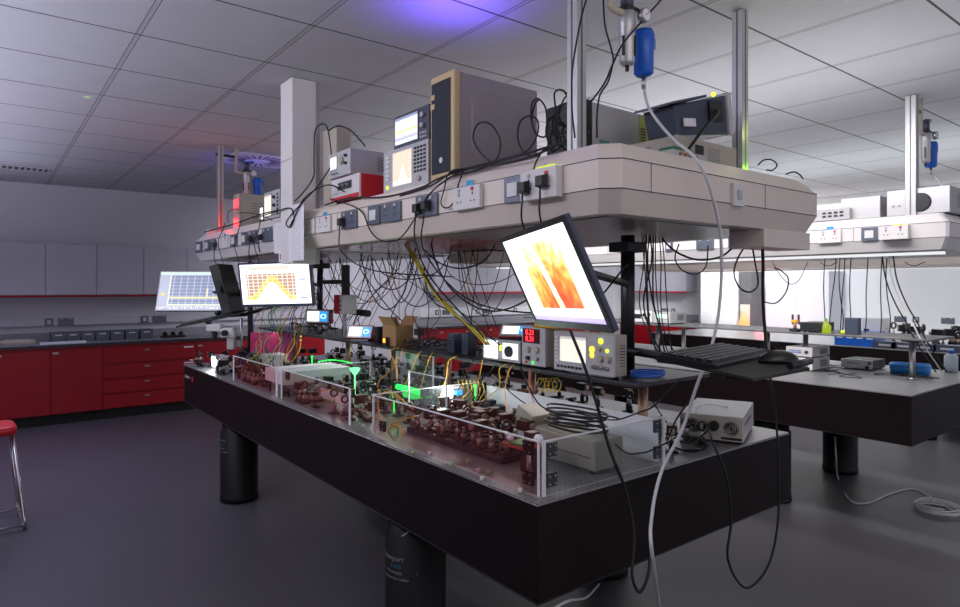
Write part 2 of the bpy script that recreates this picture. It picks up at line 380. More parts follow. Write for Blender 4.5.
def B(*a, **k): return MB().box(*a, **k)

# ------------------------------------------------------------------ room shell
CZ = 2.75
def struct(mb, name, m, **k):
    o = mb.build(name, m, **k); o['kind'] = 'structure'; return o
struct(B(-3.2, 10.9, -2.5, 9.3, -.1, 0), 'floor', MT['floor_vinyl'])
struct(B(-3.2, 10.9, -2.5, 9.3, CZ, CZ+.1), 'ceiling', MT['ceiling_tiles'])
struct(B(-3.2, 10.9, 9.1, 9.3, 0, CZ), 'wall_back', wallm)
struct(B(10.7, 10.9, -2.5, 9.1, 0, CZ), 'wall_right', wallw)
struct(B(-3.2, -3.0, -2.5, 9.1, 0, CZ), 'wall_left', wallm)
struct(B(9.72, 10.7, 5.67, 6.33, 0, CZ), 'wall_column', wallw)
struct(B(3.95, 5.45, 9.06, 9.1, 0, CZ), 'wall_back_boxing', wallm)
struct(B(9.0, 10.7, -2.5, 5.6, CZ-.09, CZ), 'trim_1', wallw)
# vertical joint strips on the back wall
for i, x_ in enumerate((4.35, 5.35)): struct(B(x_-.004, x_+.004, 9.054, 9.0599, 0, CZ), 'trim_%d' % (i+2), worktope)
# wall boxing rail behind the counter on the back wall
struct(B(5.75, 9.6, 9.03, 9.1, 1.02, 1.17), 'trim_4', wallw, bevel=.004)
struct(B(-2.9, 3.8, 9.04, 9.1, 1.08, 1.17), 'trim_5', wallm, bevel=.004)

# ------------------------------------------------------------------ cabinets
def base_unit(x0, x1, kind, label, group, M):
    t = thing('base_cabinet', label, 'cabinet', group=group, M=M @ Matrix.Translation((x0, 0, 0)))
    W = x1-x0
    B(0.002, W-.002, .02, .56, .12, .865).build('body', redm, t)
    B(0.002, W-.002, .07, .55, 0.001, .12).build('plinth', fabric, t)
    if kind == 'door':
        n = max(1, round(W/.5)); dw = W/n
        for i in range(n):
            d = B(i*dw+.003, (i+1)*dw-.003, 0, .02, .125, .835).build('door', redm, t, bevel=.002)
            B(i*dw+.02, i*dw+.075, -.012, 0, .79, .812).build('handle', steel, d, bevel=.002)
    else:
        hs = [(.125, .29), (.30, .46), (.47, .64), (.65, .835)]
        for a, b in hs:
            d = B(.003, W-.003, 0, .02, a+.004, b-.014).build('drawer', redm, t, bevel=.002)
            B(.43, .49, -.012, 0, b-.055, b-.037).build('handle', steel, d, bevel=.002)
            B(W-.14, W-.03, -.003, 0, b-.05, b-.032).build('label_holder', paper, d)
    B(0.002, W-.002, .012, .02, .838, .862).build('top_rail', redm, t)
    return t
I4 = Matrix.Identity(4)
MBk = Matrix.Translation((0, 8.48, 0))
names = {(-.94): 'red base cabinet at the left end of the back counter, at the photo edge',
 .06: 'red base cabinet with two doors under the back counter, left of the wide drawers',
 1.07: 'red base cabinet with four wide drawers under the back counter',
 2.08: 'red base cabinet right of the wide drawers, behind the far table end',
 2.95: 'red base cabinet at the right end of the left back counter, behind the pink board'}
for (a, b, k) in ((-.94, .06, 'door'), (.06, 1.07, 'door'), (1.07, 2.08, 'drawer'), (2.08, 2.95, 'door'), (2.95, 3.8, 'door')):
    base_unit(a, b, k, names[a], None, MBk)
def counter(x0, x1, M, label):
    t = thing('worktop', label, 'worktop', M=M @ Matrix.Translation((x0, 0, 0)))
    B(0, x1-x0, -.02, .61, .868, .90).build('slab', worktopm, t, bevel=.003)
    B(0, x1-x0, -.024, -.0201, .872, .897).build('edge_strip', worktope, t)
    B(0, x1-x0, .59, .612, .9005, 1.0).build('upstand', worktopm, t)
    return t
counter(-.96, 3.82, MBk, 'grey worktop with dark edge running along the back wall at left')
def wall_unit(x0, x1, label, M, pel=redm):
    t = thing('wall_cupboard', label, 'cupboard', M=M @ Matrix.Translation((x0, 0, 0)))
    W = x1-x0; n = max(1, round(W/.5)); dw = W/n
    B(.001, W-.001, .02, .345, 1.445, 2.04).build('body', cabw, t)
    for i in range(n): B(i*dw+.003, (i+1)*dw-.003, 0, .02, 1.45, 2.04).build('door', cabw, t, bevel=.002)
    B(.001, W-.001, -.005, .03, 1.42, 1.444).build('light_pelmet', pel, t)
    return t
MU = Matrix.Translation((0, 8.75, 0))
for a, b, l in ((-.97, .03, 'pale grey wall cupboard at the left end of the row, at the photo edge'), (.03, 1.04, 'pale grey wall cupboard with two doors, first whole one from the left edge'),
    (1.04, 2.04, 'pale grey wall cupboard above the wide red drawers'), (2.04, 3.04, 'pale grey wall cupboard partly behind the blue plot monitor'), (3.04, 3.8, 'pale grey wall cupboard behind the fringe plot monitor, last of the left row')):
    wall_unit(a, b, l, MU)
# second back run
base_unit(5.75, 6.75, 'door', 'red base cabinet at the left end of the far back counter', None, MBk)
base_unit(6.75, 7.75, 'door', 'red base cabinet in the far back counter, behind the tilted monitor', None, MBk)
base_unit(7.75, 9.6, 'door', 'long red base cabinet at the right end of the far back counter', None, MBk)
counter(5.68, 10.0, MBk, 'grey worktop on the far back counter, seen below the hanging cables')
wall_unit(5.85, 6.95, 'pale wall cupboard left of the tilted monitor above the far back counter', MU, redbright)
wall_unit(6.95, 8.05, 'pale wall cupboard behind the left edge of the tilted monitor', MU, redbright)
wall_unit(8.05, 9.9, 'long pale wall cupboard behind the tilted monitor by the room corner', MU, redbright)
# right wall run (faces -X): local x -> -Y
MR = Matrix.Translation((10.08, 8.4, 0)) @ Matrix.Rotation(-PI/2, 4, 'Z')
base_unit(0, 1.35, 'door', 'bright red base cabinet on the right wall beside the white column', None, MR)
counter(0, 1.38, MR, 'grey worktop on the right wall beside the white column')
wall_unit(0, 1.35, 'pale wall cupboard on the right wall with red lower edge, behind hanging cables', Matrix.Translation((10.35, 8.4, 0)) @ Matrix.Rotation(-PI/2, 4, 'Z'), redbright)
# left wall red run (outside the picture, seen in reflections and from the side)
ML = Matrix.Translation((-2.35, 1.2, 0)) @ Matrix.Rotation(PI/2, 4, 'Z')
for i in range(3):
    base_unit(i*2.0, i*2.0+1.98, 'door', 'long red base cabinet against the left wall, ' + ('nearest', 'middle', 'farthest')[i] + ' of three', None, ML)
counter(0, 5.98, ML, 'grey worktop along the left wall')

# wall sockets
def wall_socket(kind, label, M, group=None):
    t = thing('wall_socket' if kind == 'double' else 'wall_switch', label, 'socket' if kind == 'double' else 'switch', M=M, group=group)
    W = .16 if kind == 'double' else .085
    B(-W/2, W/2, -.012, 0, -.043, .043).build('plate', gauze, t, bevel=.003)
    if kind == 'double':
        for sx in (-.042, .042):
            mb = MB(); mb.box(sx-.004, sx+.004, -.0135, -.0121, .01, .022); mb.box(sx-.016, sx-.008, -.0135, -.0121, -.018, -.013); mb.box(sx+.008, sx+.016, -.0135, -.0121, -.018, -.013)
            mb.build('pin_holes', black, t)
            B(sx-.007, sx+.007, -.016, -.0121, .027, .038).build('switch', creamw, t)
    else:
        B(-.018, .018, -.016, -.0121, -.024, .024).build('rocker', creamw, t, bevel=.002)
    return t
for px, k, l in ((49, 'switch', 'grey wall switch above the left end of the row of bins'), (66, 'double', 'grey double wall socket above the left end of the row of bins'),
                 (144.5, 'switch', 'grey wall switch above the black goggles end of the counter'), (159.5, 'double', 'grey double wall socket left of the blue plot monitor foot')):
    wall_socket(k, l, Matrix.Translation((XY(px, 9.04), 9.04-.0005, 1.125)))
for px, k, l in ((437, 'switch', 'grey wall switch at the left end of the far back counter'), (446, 'double', 'grey double wall socket at the left end of the far back counter'),
                 (478, 'switch', 'grey wall switch on the far back wall left of the tilted monitor'), (486, 'double', 'grey double wall socket on the far back wall left of the tilted monitor'),
                 (515, 'switch', 'small wall switch on the far back wall beside the tilted monitor edge')):
    wall_socket(k, l, Matrix.Translation((XY(px, 9.03), 9.0295, 1.1)))
RW = Matrix.Rotation(-PI/2, 4, 'Z')
for px, k, l in ((665, 'double', 'grey double wall socket on the right wall above the small meters'), (673.5, 'switch', 'grey wall switch on the right wall left of the white column'),
                 (826.5, 'double', 'grey double wall socket behind the yellow bottle on the bright wall'), (839, 'switch', 'grey wall switch right of the yellow bottle on the bright wall'),
                 (900.5, 'double', 'grey double wall socket in the middle of the bright right wall'), (916, 'switch', 'grey wall switch at the right of the bright right wall')):
    wall_socket(k, l, Matrix.Translation((10.6995, YX(px, 10.7), 1.06)) @ RW)
wall_socket('double', 'grey double wall socket hidden low on the bright wall at the photo edge', Matrix.Translation((10.6995, YX(948, 10.7), 1.06)) @ RW)

# ------------------------------------------------------------------ optical tables
def optical_table(x0, x1, y0, y1, label, lx=.565, ly=1.13):
    t = thing('optical_table', label, 'table', loc=((x0+x1)/2, (y0+y1)/2, 0))
    W, L = (x1-x0)/2, (y1-y0)/2
    B(-W, W, -L, L, .598, .893).build('side_skirt', tabside, t, bevel=.004)
    tp = B(-W, W, -L, L, .8935, .90).build('tabletop', MT['tabletop_steel'], t, bevel=.002)
    mb = MB()
    for z_ in (.8935,):
        mb.tube([(-W-.001, -L-.001, z_), (W+.001, -L-.001, z_), (W+.001, L+.001, z_), (-W-.001, L+.001, z_)], .0022, 4, closed=True, smoothed=False)
    mb.build('top_edge_trim', steel, t)
    MB().tube([(-W, -L, .598), (W, -L, .598), (W, L, .598), (-W, L, .598)], .003, 4, closed=True, smoothed=False).build('bottom_edge_trim', dark, t)
    for sx in (-1, 1):
        for sy in (-1, 1):
            lg = MB().lathe([(0, .001), (.125, .001), (.134, .008), (.134, .04), (.130, .045), (.130, .50), (.118, .51), (.118, .56), (0.10, .57), (.10, .597), (0, .597)], (sx*lx, sy*ly, 0), 40).build('leg', mat('leg_black', (.004, .0038, .004), .5, spec=.3), t)
    return t
T1 = optical_table(1.30, 2.82, 1.395, 5.68, 'near black optical table on four round legs, carrying the open clear enclosure', .60, 1.205)
B(-.7612, -.7602, YX(275, 1.30)-3.5375-.001, YX(275, 1.30)-3.5375+.001, .60, .89).build('skirt_joint', mat('joint_grey', (.04, .035, .035), .5), T1)
T2 = optical_table(4.34, 5.85, 1.417, 5.58, 'black optical table at right with a clear steel top and blue bin')
T3 = optical_table(7.37, 8.88, 1.42, 5.60, 'far optical table near the bright wall, mostly hidden')
# leg label (wrapped text)
def wrapped_text(txt, cx, cy, r, z, size, ang0, m, parent, name='lettering'):
    cu = bpy.data.curves.new('t', 'FONT'); cu.body = txt; cu.size = size; cu.extrude = .0
    ob = bpy.data.objects.new('t', cu); C.objects.link(ob); bpy.context.view_layer.update()
    me = bpy.data.meshes.new_from_object(ob.evaluated_get(bpy.context.evaluated_depsgraph_get())); bpy.data.objects.remove(ob)
    for v in me.vertices:
        a = ang0+v.co.x/r; zz = z+v.co.y; v.co = (cx+r*math.cos(a), cy+r*math.sin(a), zz)
    me.materials.clear(); me.materials.append(m); o = bpy.data.objects.new(name, me); C.objects.link(o); o.parent = parent; return o
def flat_text(txt, size, m, parent, M, name='lettering', align='LEFT'):
    cu = bpy.data.curves.new('t', 'FONT'); cu.body = txt; cu.size = size; cu.align_x = align
    ob = bpy.data.objects.new('t', cu); C.objects.link(ob); bpy.context.view_layer.update()
    me = bpy.data.meshes.new_from_object(ob.evaluated_get(bpy.context.evaluated_depsgraph_get())); bpy.data.objects.remove(ob)
    me.transform(M); me.materials.clear(); me.materials.append(m); o = bpy.data.objects.new(name, me); C.objects.link(o); o.parent = parent; return o
legtxt = mat('leg_lettering', (.30, .26, .28), .6); cyan = mat('cyan_lettering', (.03, .15, .22), .6)
for sy in (-1, 1):
    cx, cy = -.60, sy*1.205; a0 = 2.85 if sy < 0 else 2.7; zz = .415 if sy < 0 else .44
    wrapped_text('Newport', cx, cy, .1315, zz, .032, a0, legtxt, T1); wrapped_text('S-2000', cx, cy, .1315, zz-.028, .02, a0+.4, cyan, T1)
    wrapped_text('Pneumatic', cx, cy, .1315, zz-.053, .021, a0+.2, legtxt, T1); wrapped_text('Isolation for tables', cx, cy, .1315, zz-.077, .019, a0, legtxt, T1)
# table end mark on long side
MTX = Matrix(((0, 0, -1, 0), (-1, 0, 0, 0), (0, 1, 0, 0), (0, 0, 0, 1)))   # text x -> -Y, y -> Z, normal -> -X
flat_text('Newport', .04, paper, T1, Matrix.Translation((-.762, 2.10, .80)) @ MTX)
MB().cyl((-.7605, 1.87, .805), (-.763, 1.87, .805), .022, n=24).build('round_mark', redbright, T1)

# ------------------------------------------------------------------ shelves above tables
def shelf(x0, x1, y0, y1, label, posts, topm, pm):
    t = thing('raised_shelf', label, 'shelf', loc=((x0+x1)/2, (y0+y1)/2, .90)); cx, cy = (x0+x1)/2, (y0+y1)/2
    B(x0-cx, x1-cx, y0-cy, y1-cy, .285, .300).build('shelf_board', topm, t, bevel=.003)
    for y_ in posts:
        p = MB().cyl((0, y_-cy, .0125), (0, y_-cy, .284), .019, n=20).build('post', pm, t)
        MB().cyl((0, y_-cy, .001), (0, y_-cy, .012), .035, n=20).build('foot', pm, p)
    return t
shelf(1.83, 2.29, 1.45, 5.45, 'dark raised shelf on metal posts along the middle of the near table', (1.60, 2.25, 2.95, 3.55, 4.2, 5.2), shelfm, copper)
shelf(4.86, 5.34, 1.48, 5.45, 'grey raised shelf on steel posts along the right table', (1.66, 2.39, 2.70, 3.50, 3.79, 4.7), mat('shelf_grey', (.16, .16, .165), .4, metal=.4), steel)
SH = 1.2005

# ------------------------------------------------------------------ overhead service carriers
def octo(x0, x1, y0, y1, ch, ins, z, chs=(1, 1, 1, 1)):
    x0 += ins; x1 -= ins; y0 += ins*chs[0]; y1 -= ins*chs[2]
    a = ch
    return [(x0+a*chs[0]*1.0, y0, z), (x1-a*chs[1], y0, z), (x1, y0+a*chs[1], z), (x1, y1-a*chs[2], z), (x1-a*chs[2], y1, z), (x0+a*chs[3], y1, z), (x0, y1-a*chs[3], z), (x0, y0+a*chs[0], z)]
def plug(side, parent=None):
    pass
PROTO = {}
def carrier(x0, x1, y0, y1, label, near_ch=True, far_ch=True, simple=False, nch=.05, m=None):
    cx, cy = (x0+x1)/2, (y0+y1)/2
    t = thing('service_carrier', label, 'overhead carrier', loc=(cx, cy, 1.765))
    def lp(ins, z):
        c0 = nch if near_ch else .001; c1 = .05 if far_ch else .001
        X0, X1 = x0-cx+ins, x1-cx-ins; Y0 = y0-cy+(ins if near_ch else 0); Y1 = y1-cy-(ins if far_ch else 0)
        return [(X0+c0, Y0, z), (X1-c0*.25, Y0, z), (X1, Y0+c0*.25, z), (X1, Y1-c1, z), (X1-c1, Y1, z), (X0+c1, Y1, z), (X0, Y1-c1, z), (X0, Y0+c0, z)]
    MB().loops([lp(.032, .004), lp(.0, .074), lp(0, .165), lp(.055, .225)]).build('housing', m or cream, t)
    # shadow-gap joints
    for z_, nm in ((.075, 'lower_joint'), (.164, 'upper_joint')):
        MB().loops([lp(-.0006, z_-.0016), lp(-.0006, z_+.0016)], cap=False).build('joint_line', dark, t)
    # face panel seams on the long side
    if not simple:
        n = int((y1-y0)/.55)
        for i in range(1, n+1):
            yy = y1-cy-i*(y1-y0)/(n+1)
            B(x0-cx-.0012, x0-cx, yy-.001, yy+.001, .077, .162).build('panel_seam', dark, t)
    return t
K1 = carrier(1.44, 2.735, 1.23, 3.52, 'near cream overhead service carrier with sockets, carrying computers', True, False)
K2 = carrier(1.44, 2.735, 3.73, 5.94, 'far cream overhead service carrier left of the white duct', False, True, m=creamw)  # cool light put into a whiter colour than the near carrier
K3 = carrier(4.47, 5.74, 1.27, 5.94, 'cream overhead service carrier above the right table', nch=.015, m=creamw)  # strong aisle light put into a whiter colour than the near carrier
K4 = carrier(7.50, 8.77, 1.27, 5.94, 'farthest overhead service carrier, seen as a pale band', simple=True)
redrefl_under = mat('gloss_sheet_red_reflection', (.16, .03, .035), .22, noise=.25, nscale=3)  # reflected cabinet red put into the sheet colour
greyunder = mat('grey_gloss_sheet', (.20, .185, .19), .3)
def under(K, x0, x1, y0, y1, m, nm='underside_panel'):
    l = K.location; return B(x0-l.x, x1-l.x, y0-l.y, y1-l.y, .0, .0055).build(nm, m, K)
under(K1, 1.53, 2.59, 2.35, 3.52, redrefl_under); under(K1, 1.53, 2.59, 1.32, 2.34, greyunder)
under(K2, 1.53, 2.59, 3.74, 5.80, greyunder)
def lo(K, v): return (v[0]-K.location.x, v[1]-K.location.y, v[2]-K.location.z)
# boxes under the far edge of the near carrier
def bx_on(K, x0, x1, y0, y1, z0, z1, nm, m, bevel=.002):
    l = K.location; return B(x0-l.x, x1-l.x, y0-l.y, y1-l.y, z0-l.z, z1-l.z).build(nm, m, K, bevel=bevel)
bx_on(K1, 2.345, 2.715, 1.255, 1.40, 1.70, 1.7695, 'junction_box', cream)
bx_on(K1, 2.35, 2.60, 2.95, 3.35, 1.695, 1.7585, 'junction_box', cream)
warn = bx_on(K1, 2.50, 2.503, 3.05+.1, 3.25+.1, 1.70, 1.7585, 'warning_sticker', ytape, 0)
# glowing strips added under two carriers for an overexposed bevel and wall brightness
for K, xs in ((K3, (4.585,)), (K4, (8.60,))):
    for x_ in xs:
        l = K.location; b = B(x_-l.x-.03, x_-l.x+.03, -2.3 if K is K3 else -2.0, 2.0, -.005, .0055).build('added_strip', creamw, K)
        B(x_-l.x-.024, x_-l.x+.024, -2.28 if K is K3 else -1.98, 1.98, -.022 if K is K3 else -.011, -.0052).build('diffuser', glow('lit_added_strip', (.96, .97, 1), .9), b)
for nm_, (x_, e) in zip(('added_strip_light', 'added_strip_light', 'added_strip_light'), ((4.585, 8), (8.60, 42), (4.65, 8))):
    light(nm_, 'AREA', (x_, 3.6, 1.735), e, (.95, 1, 1), .1, (x_+(.45 if x_ > 8 else 0), 3.6, 0), sy=4.2)  # added fill lamps at the glowing strips
# socket outlets on the long side (face -X) : local builder
def outlet(K, px0, px1, kind, X, plugs=0, stick=False, tape=False, z=1.8805, h=.086, deep=.012, cable=True, labelbase=''):
    ya, yb = YX(px0, X), YX(px1, X); W = ya-yb; yc = (ya+yb)/2
    l = K.location; M = Matrix.Translation((X-l.x-.0012, yc-l.y, z-l.z)) @ RW
    pm = {'g': gauze, 'w': creamw}[kind[0]]
    p = MB().box(-W/2, W/2, -deep, 0, -h/2, h/2).build({'s': 'switch_plate', 'd': 'socket_plate', 'n': 'data_outlet'}[kind[1]], pm, K, M=None, bevel=.002)
    p.matrix_local = M
    yf = -deep-.0004
    if kind[1] == 's':
        B(-W*.28, W*.28, yf-.004, yf, -h*.28, h*.28).build('rocker', creamw if kind[0] == 'g' else lgrey, p, bevel=.001)
    else:
        n = 2 if kind[1] == 'd' and W > .1 else 1
        for i in range(n):
            sx = 0 if n == 1 else (-W/4, W/4)[i]
            mb = MB(); mb.box(sx-.003, sx+.003, yf-.001, yf, .008, .018); mb.box(sx-.014, sx-.007, yf-.001, yf, -.016, -.011); mb.box(sx+.007, sx+.014, yf-.001, yf, -.016, -.011)
            mb.build('pin_holes', black, p)
            B(sx-.006, sx+.006, yf-.004, yf, .024, .036).build('switch', creamw if kind[0] == 'g' else redbright if n == 2 and i == 1 else lgrey, p)
    if stick: B(-.022, .022, -.0015, -.0003, h/2+.004, h/2+.024).build('sticker', sticker, p)
    if tape: B(-W*.05, W*.40, -deep*.9, -.0005, h/2+.0005, h/2+.006).build('tape_tab', glow('fluorescent_tape', (.75, .95, .05), .9), p)
    return (X-.0012-deep, yc, W)
def plug_cable(X, y, z, label, drop, group=None, r=.0035, size=.02):
    """black plug in a socket with its flex hanging down"""
    t = thing('power_plug', label, 'plug', loc=(X, y, z), group=group)
    mb = MB(); mb.loops([[(-.006+0, -size, -size*1.15), (-.006, size, -size*1.15), (-.006, size, size), (-.006, -size, size)], [(-.03, -size*.8, -size), (-.03, size*.8, -size), (-.03, size*.8, size*.7), (-.03, -size*.8, size*.7)]]) 
    mb.build('plug_body', black, t, bevel=.003)
    pts = [(-.02, 0, -size*1.0), (-.022, 0, -size*1.0-.03)]+[(a, b, c) for a, b, c in drop]
    MB().tube(pts, r, 6).build('flex', rubber, t)
    return t
O = outlet
O(K1, 308.6, 316, 'ws', 1.44); O(K1, 319, 332, 'wd', 1.44, stick=True)
a = O(K1, 343, 358, 'gd', 1.44); plug_cable(a[0], a[1]+.05, 1.875, 'black plug in the grey socket left of the grey switch', [(-.02, -.03, -.16), (.1, -.15, -.25), (.4, -.4, -.28)])
O(K1, 370, 381, 'gs', 1.44); O(K1, 383.5, 402, 'gd', 1.44)
a = O(K1, 418, 439, 'gd', 1.44); plug_cable(a[0], a[1]+.045, 1.875, 'left one of two black plugs in the grey socket below the computer front', [(-.02, 0, -.14), (.05, -.02, -.3), (.3, -.05, -.55)]); plug_cable(a[0], a[1]-.02, 1.88, 'right one of two black plugs in the grey socket below the computer front', [(-.02, -.01, -.2), (.1, -.2, -.4), (.35, -.5, -.42), (.4, -.7, -.25)])
O(K1, 457, 484, 'wd', 1.44, stick=True, deep=.02)
O(K1, 506.7, 524.5, 'gs', 1.44)
a = O(K1, 527, 563, 'wd', 1.44, tape=True, deep=.03, h=.098); plug_cable(a[0], a[1]+.05, 1.875, 'left black plug in the deep cream socket above the tilted monitor', [(-.02, 0, -.12), (.02, -.02, -.2), (.15, -.03, -.3)]); plug_cable(a[0], a[1]-.035, 1.885, 'right black plug in the deep cream socket above the tilted monitor', [(-.02, 0, -.12), (.03, 0, -.22), (.2, 0, -.35)])
for px0, px1, k in ((197, 203, 'gs'), (206, 210.6, 'gs'), (211.5, 216.5, 'gd'), (221, 229, 'wd'), (232, 238, 'gs'), (243, 248, 'gs'), (250, 258, 'gd'), (263.5, 273, 'gd')):
    O(K2, px0, px1, k, 1.44, stick=(px0 == 221))
plug_cable(1.427, YX(219, 1.44), 1.87, 'black plug at the far end of the far carrier, above the blue plot monitor', [(-.02, -.05, -.15), (.1, -.2, -.3)])
plug_cable(1.427, YX(254.5, 1.44), 1.87, 'black plug above the left side of the fringe plot monitor', [(-.02, -.03, -.16), (.1, -.1, -.2)])
plug_cable(1.427, YX(264, 1.44), 1.87, 'black plug with short flex next to the paper notices', [(-.015, 0, -.1)])
O(K3, 819, 842, 'wd', 4.47, stick=True, deep=.02); O(K3, 862, 878, 'gs', 4.47); O(K3, 882, 911, 'wd', 4.47, tape=True, deep=.05)
O(K3, 666, 673, 'gs', 4.47); O(K3, 697, 714, 'gd', 4.47); O(K3, 729, 740, 'gs', 4.47); O(K3, 747, 760, 'gd', 4.47)
# switch on the near end face of carrier 1
l = K1.location; pp = B(-.035, .035, -.012, 0, -.04, .04).build('switch_plate', creamw, K1, bevel=.002); pp.location = (XY(736, 1.23)-l.x, 1.2288-l.y, 1.872-l.z)
B(-.014, .014, -.016, -.0124, -.016, .016).build('rocker', lgrey, pp)
# seams on the end face
for px in (651, 765): B(-.001, .001, -.0008, 0, 1.835-1.765, 1.928-1.765).build('panel_seam', dark, K1).location = (XY(px, 1.23)-l.x, 1.2292-l.y, 0)

# supporting posts to the ceiling
def hang_post(x, y, label, s=.034, m=alu):
    t = thing('ceiling_post', label, 'post', loc=(x, y, 1.9905))
    h = CZ-1.9905
    B(-s/2, s/2, -s/2, s/2, .001, h-.004).build('profile', m, t, bevel=.003)
    mb = MB()
    for sx in (-1, 1):
        mb.box(sx*s*.5-.0008, sx*s*.5+.0008, -.004, .004, .002, h-.005)
    mb.box(-.004, .004, -s*.5-.0008, -s*.5+.0008, .002, h-.005)
    mb.build('profile_slots', mat('slot_grey', (.16, .16, .165), .5, metal=.5), t)
    return t
hang_post(1.577, 1.50, 'aluminium ceiling post at the near left corner of the near carrier', .047)
hang_post(2.60, 1.50, 'aluminium ceiling post at the right end of the near carrier, glowing green low down', .05)
hang_post(1.577, 5.64, 'slim ceiling post at the far end of the far carrier, glowing red low down', .045)
hang_post(4.607, 1.50, 'aluminium ceiling post on the right carrier beside the second regulator', .06)
# white duct between the carriers
dct = thing('cable_duct', 'white vertical duct from the ceiling between the two near carriers, covered with notices', 'duct', loc=(1.47, 3.625, 1.66))
B(-.085, .06, -.085, .095, 0.02, CZ-1.66-.002).build('duct_body', creamw, dct, bevel=.004)
B(.0605, .09, -.07, .07, .02, CZ-1.66-.002).build('duct_side_profile', alu, dct)
B(-.0852, -.0845, -.082, .092, .62, .626).build('tape_line', copper, dct)
def notice(px0, px1, py0, py1, X, label):
    a = PX(px0, py0, X); b = PX(px1, py1, X)
    o = thing('paper_notice', label, 'notice', loc=(X, (a.y+b.y)/2, b.z)); W = a.y-b.y
    B(-.001, 0, -W/2, W/2, 0, a.z-b.z).build('sheet', paper, o)
    q = MB().box(-W/2*.96, W/2*.96, -.0013, -.0011, .003, a.z-b.z-.003).build('print', MT['printed_paper'], o); q.rotation_euler = (0, 0, -PI/2)
    return o
notice(289, 304, 206, 260, 1.3835, 'long printed paper notice on the white duct face')
notice(274.5, 288, 224, 252, 1.4385, 'short printed paper notice taped left of the white duct')
nn = thing('qr_notice', 'small white card with a pink printed square taped below the short notice', 'notice', loc=PX(281.5, 262, 1.437)[:])
B(-.001, 0, -.045, .045, 0, .065).build('sheet', paper, nn); B(-.0018, -.0011, -.022, .022, .014, .05).build('printed_square', mat('pink_print', (.35, .05, .22), .6), nn)

# ------------------------------------------------------------------ generic instrument
def knob(parent, x, z, r, m, d=.014, name='knob'):
    return MB().cyl((x, -.0008, z), (x, -d, z), r, r*.9, 16).build(name, m, parent)
def instrument(name, label, cat, W, D, H, body, front, els, loc, rz=-PI/2, M=None, feet=True, group=None, bez=.006, vents=True, handle=False):
    t = thing(name, label, cat, loc=loc, rz=rz, M=M, group=group)
    f = .008 if feet else 0
    B(-W/2, W/2, .012, D, f, H).build('case', body, t, bevel=.004)
    B(-W/2-.001, W/2+.001, 0, .0118, f, H+.001).build('front_panel', front, t, bevel=.003)
    if feet:
        for sx in (-1, 1):
            for y_ in (.03, D-.03): MB().cyl((sx*(W/2-.025), y_, .0005), (sx*(W/2-.025), y_, f-.0003), .009, n=10).build('foot', rubber, t)
    if vents:
        n = 8
        for sx in (-1, 1):
            mb = MB()
            for i in range(n):
                z_ = f+(H-f)*(.25+.5*i/(n-1)); mb.box(sx*W/2-.0006, sx*W/2+.0006, D*.45, D*.85, z_-.0015, z_+.0015)
            mb.build('vent_slots', black, t)
    X = lambda a: -W/2+a*W
    Z = lambda b: f+b*(H-f)
    for e in els:
        k = e[0]
        if k == 'screen':
            _, a0, a1, b0, b1, m = e[:6]
            q = B(X(a0)-.004, X(a1)+.004, -.002, -.0002, Z(b0)-.004, Z(b1)+.004).build('screen_bezel', e[6] if len(e) > 6 else black, t)
            B(X(a0), X(a1), -.0035, -.0022, Z(b0), Z(b1)).build('screen', m, q)
        elif k == 'knob': knob(t, X(e[1]), Z(e[2]), e[3], e[4])
        elif k == 'led': MB().cyl((X(e[1]), -.0004, Z(e[2])), (X(e[1]), -.004, Z(e[2])), e[3], n=10).build('indicator', e[4], t)
        elif k == 'btn':
            _, a0, a1, b0, b1, nx, ny, m = e; mb = MB()
            for i in range(nx):
                for j in range(ny):
                    ca = X(a0+(a1-a0)*(i+.5)/nx); cb = Z(b0+(b1-b0)*(j+.5)/ny); w_ = (a1-a0)*W/nx*.3; h_ = (b1-b0)*(H-f)/ny*.28
                    mb.box(ca-w_, ca+w_, -.004, -.0004, cb-h_, cb+h_)
            mb.build('button_panel', m, t)
        elif k == 'plate': B(X(e[1]), X(e[2]), -.0012, -.0002, Z(e[3]), Z(e[4])).build(e[6] if len(e) > 6 else 'face_plate', e[5], t)
        elif k == 'bnc': MB().cyl((X(e[1]), -.0004, Z(e[2])), (X(e[1]), -.018, Z(e[2])), .006, n=12).build('connector', steel, t)
    if handle:
        MB().tube([(-W*.3, D*.3, H), (-W*.3, D*.3, H+.02), (W*.3, D*.3, H+.02), (W*.3, D*.3, H)], .005, 6, smoothed=False).build('handle', black, t)
    return t
def inst_px(name, label, cat, X, px0, px1, z0, H, D, body, front, els, **k):
    ya, yb = YX(px0, X), YX(px1, X)
    return instrument(name, label, cat, ya-yb, D, H, body, front, els, (X, (ya+yb)/2, z0), **k)
TOP = 1.9905
# --- on the near carrier
pc = thing('desktop_computer', 'large grey computer tower with aged cream front on the near carrier', 'computer', loc=(1.52, 2.222, TOP), rz=-PI/2)
B(-.085, .085, .035, .47, .006, .45).build('case', pcgrey, pc, bevel=.005)
fpb = MB().box(-.088, .088, 0, .0345, 0.001, .455).build('front_bezel', pccream, pc, bevel=.008, seg=3)
B(-.074, .066, -.003, -.0005, .035, .425).build('front_grille', mat('dark_blue_mesh', (.012, .016, .03), .6, bump=.6, bscale=400), pc, bevel=.004)
for z_ in (.355, .315): B(-.078, -.048, -.006, -.0035, z_, z_+.022).build('drive_bay_cover', pccream, pc)
MB().cyl((0.0, -.0035, .09), (0.0, -.006, .09), .012, n=20).build('round_badge', steel, pc)
mb = MB(); oct_ = [(.09, .14), (.13, .10), (.30+.1, .10), (.44, .14), (.44, .34), (.40, .385), (.13, .385), (.09, .345)]
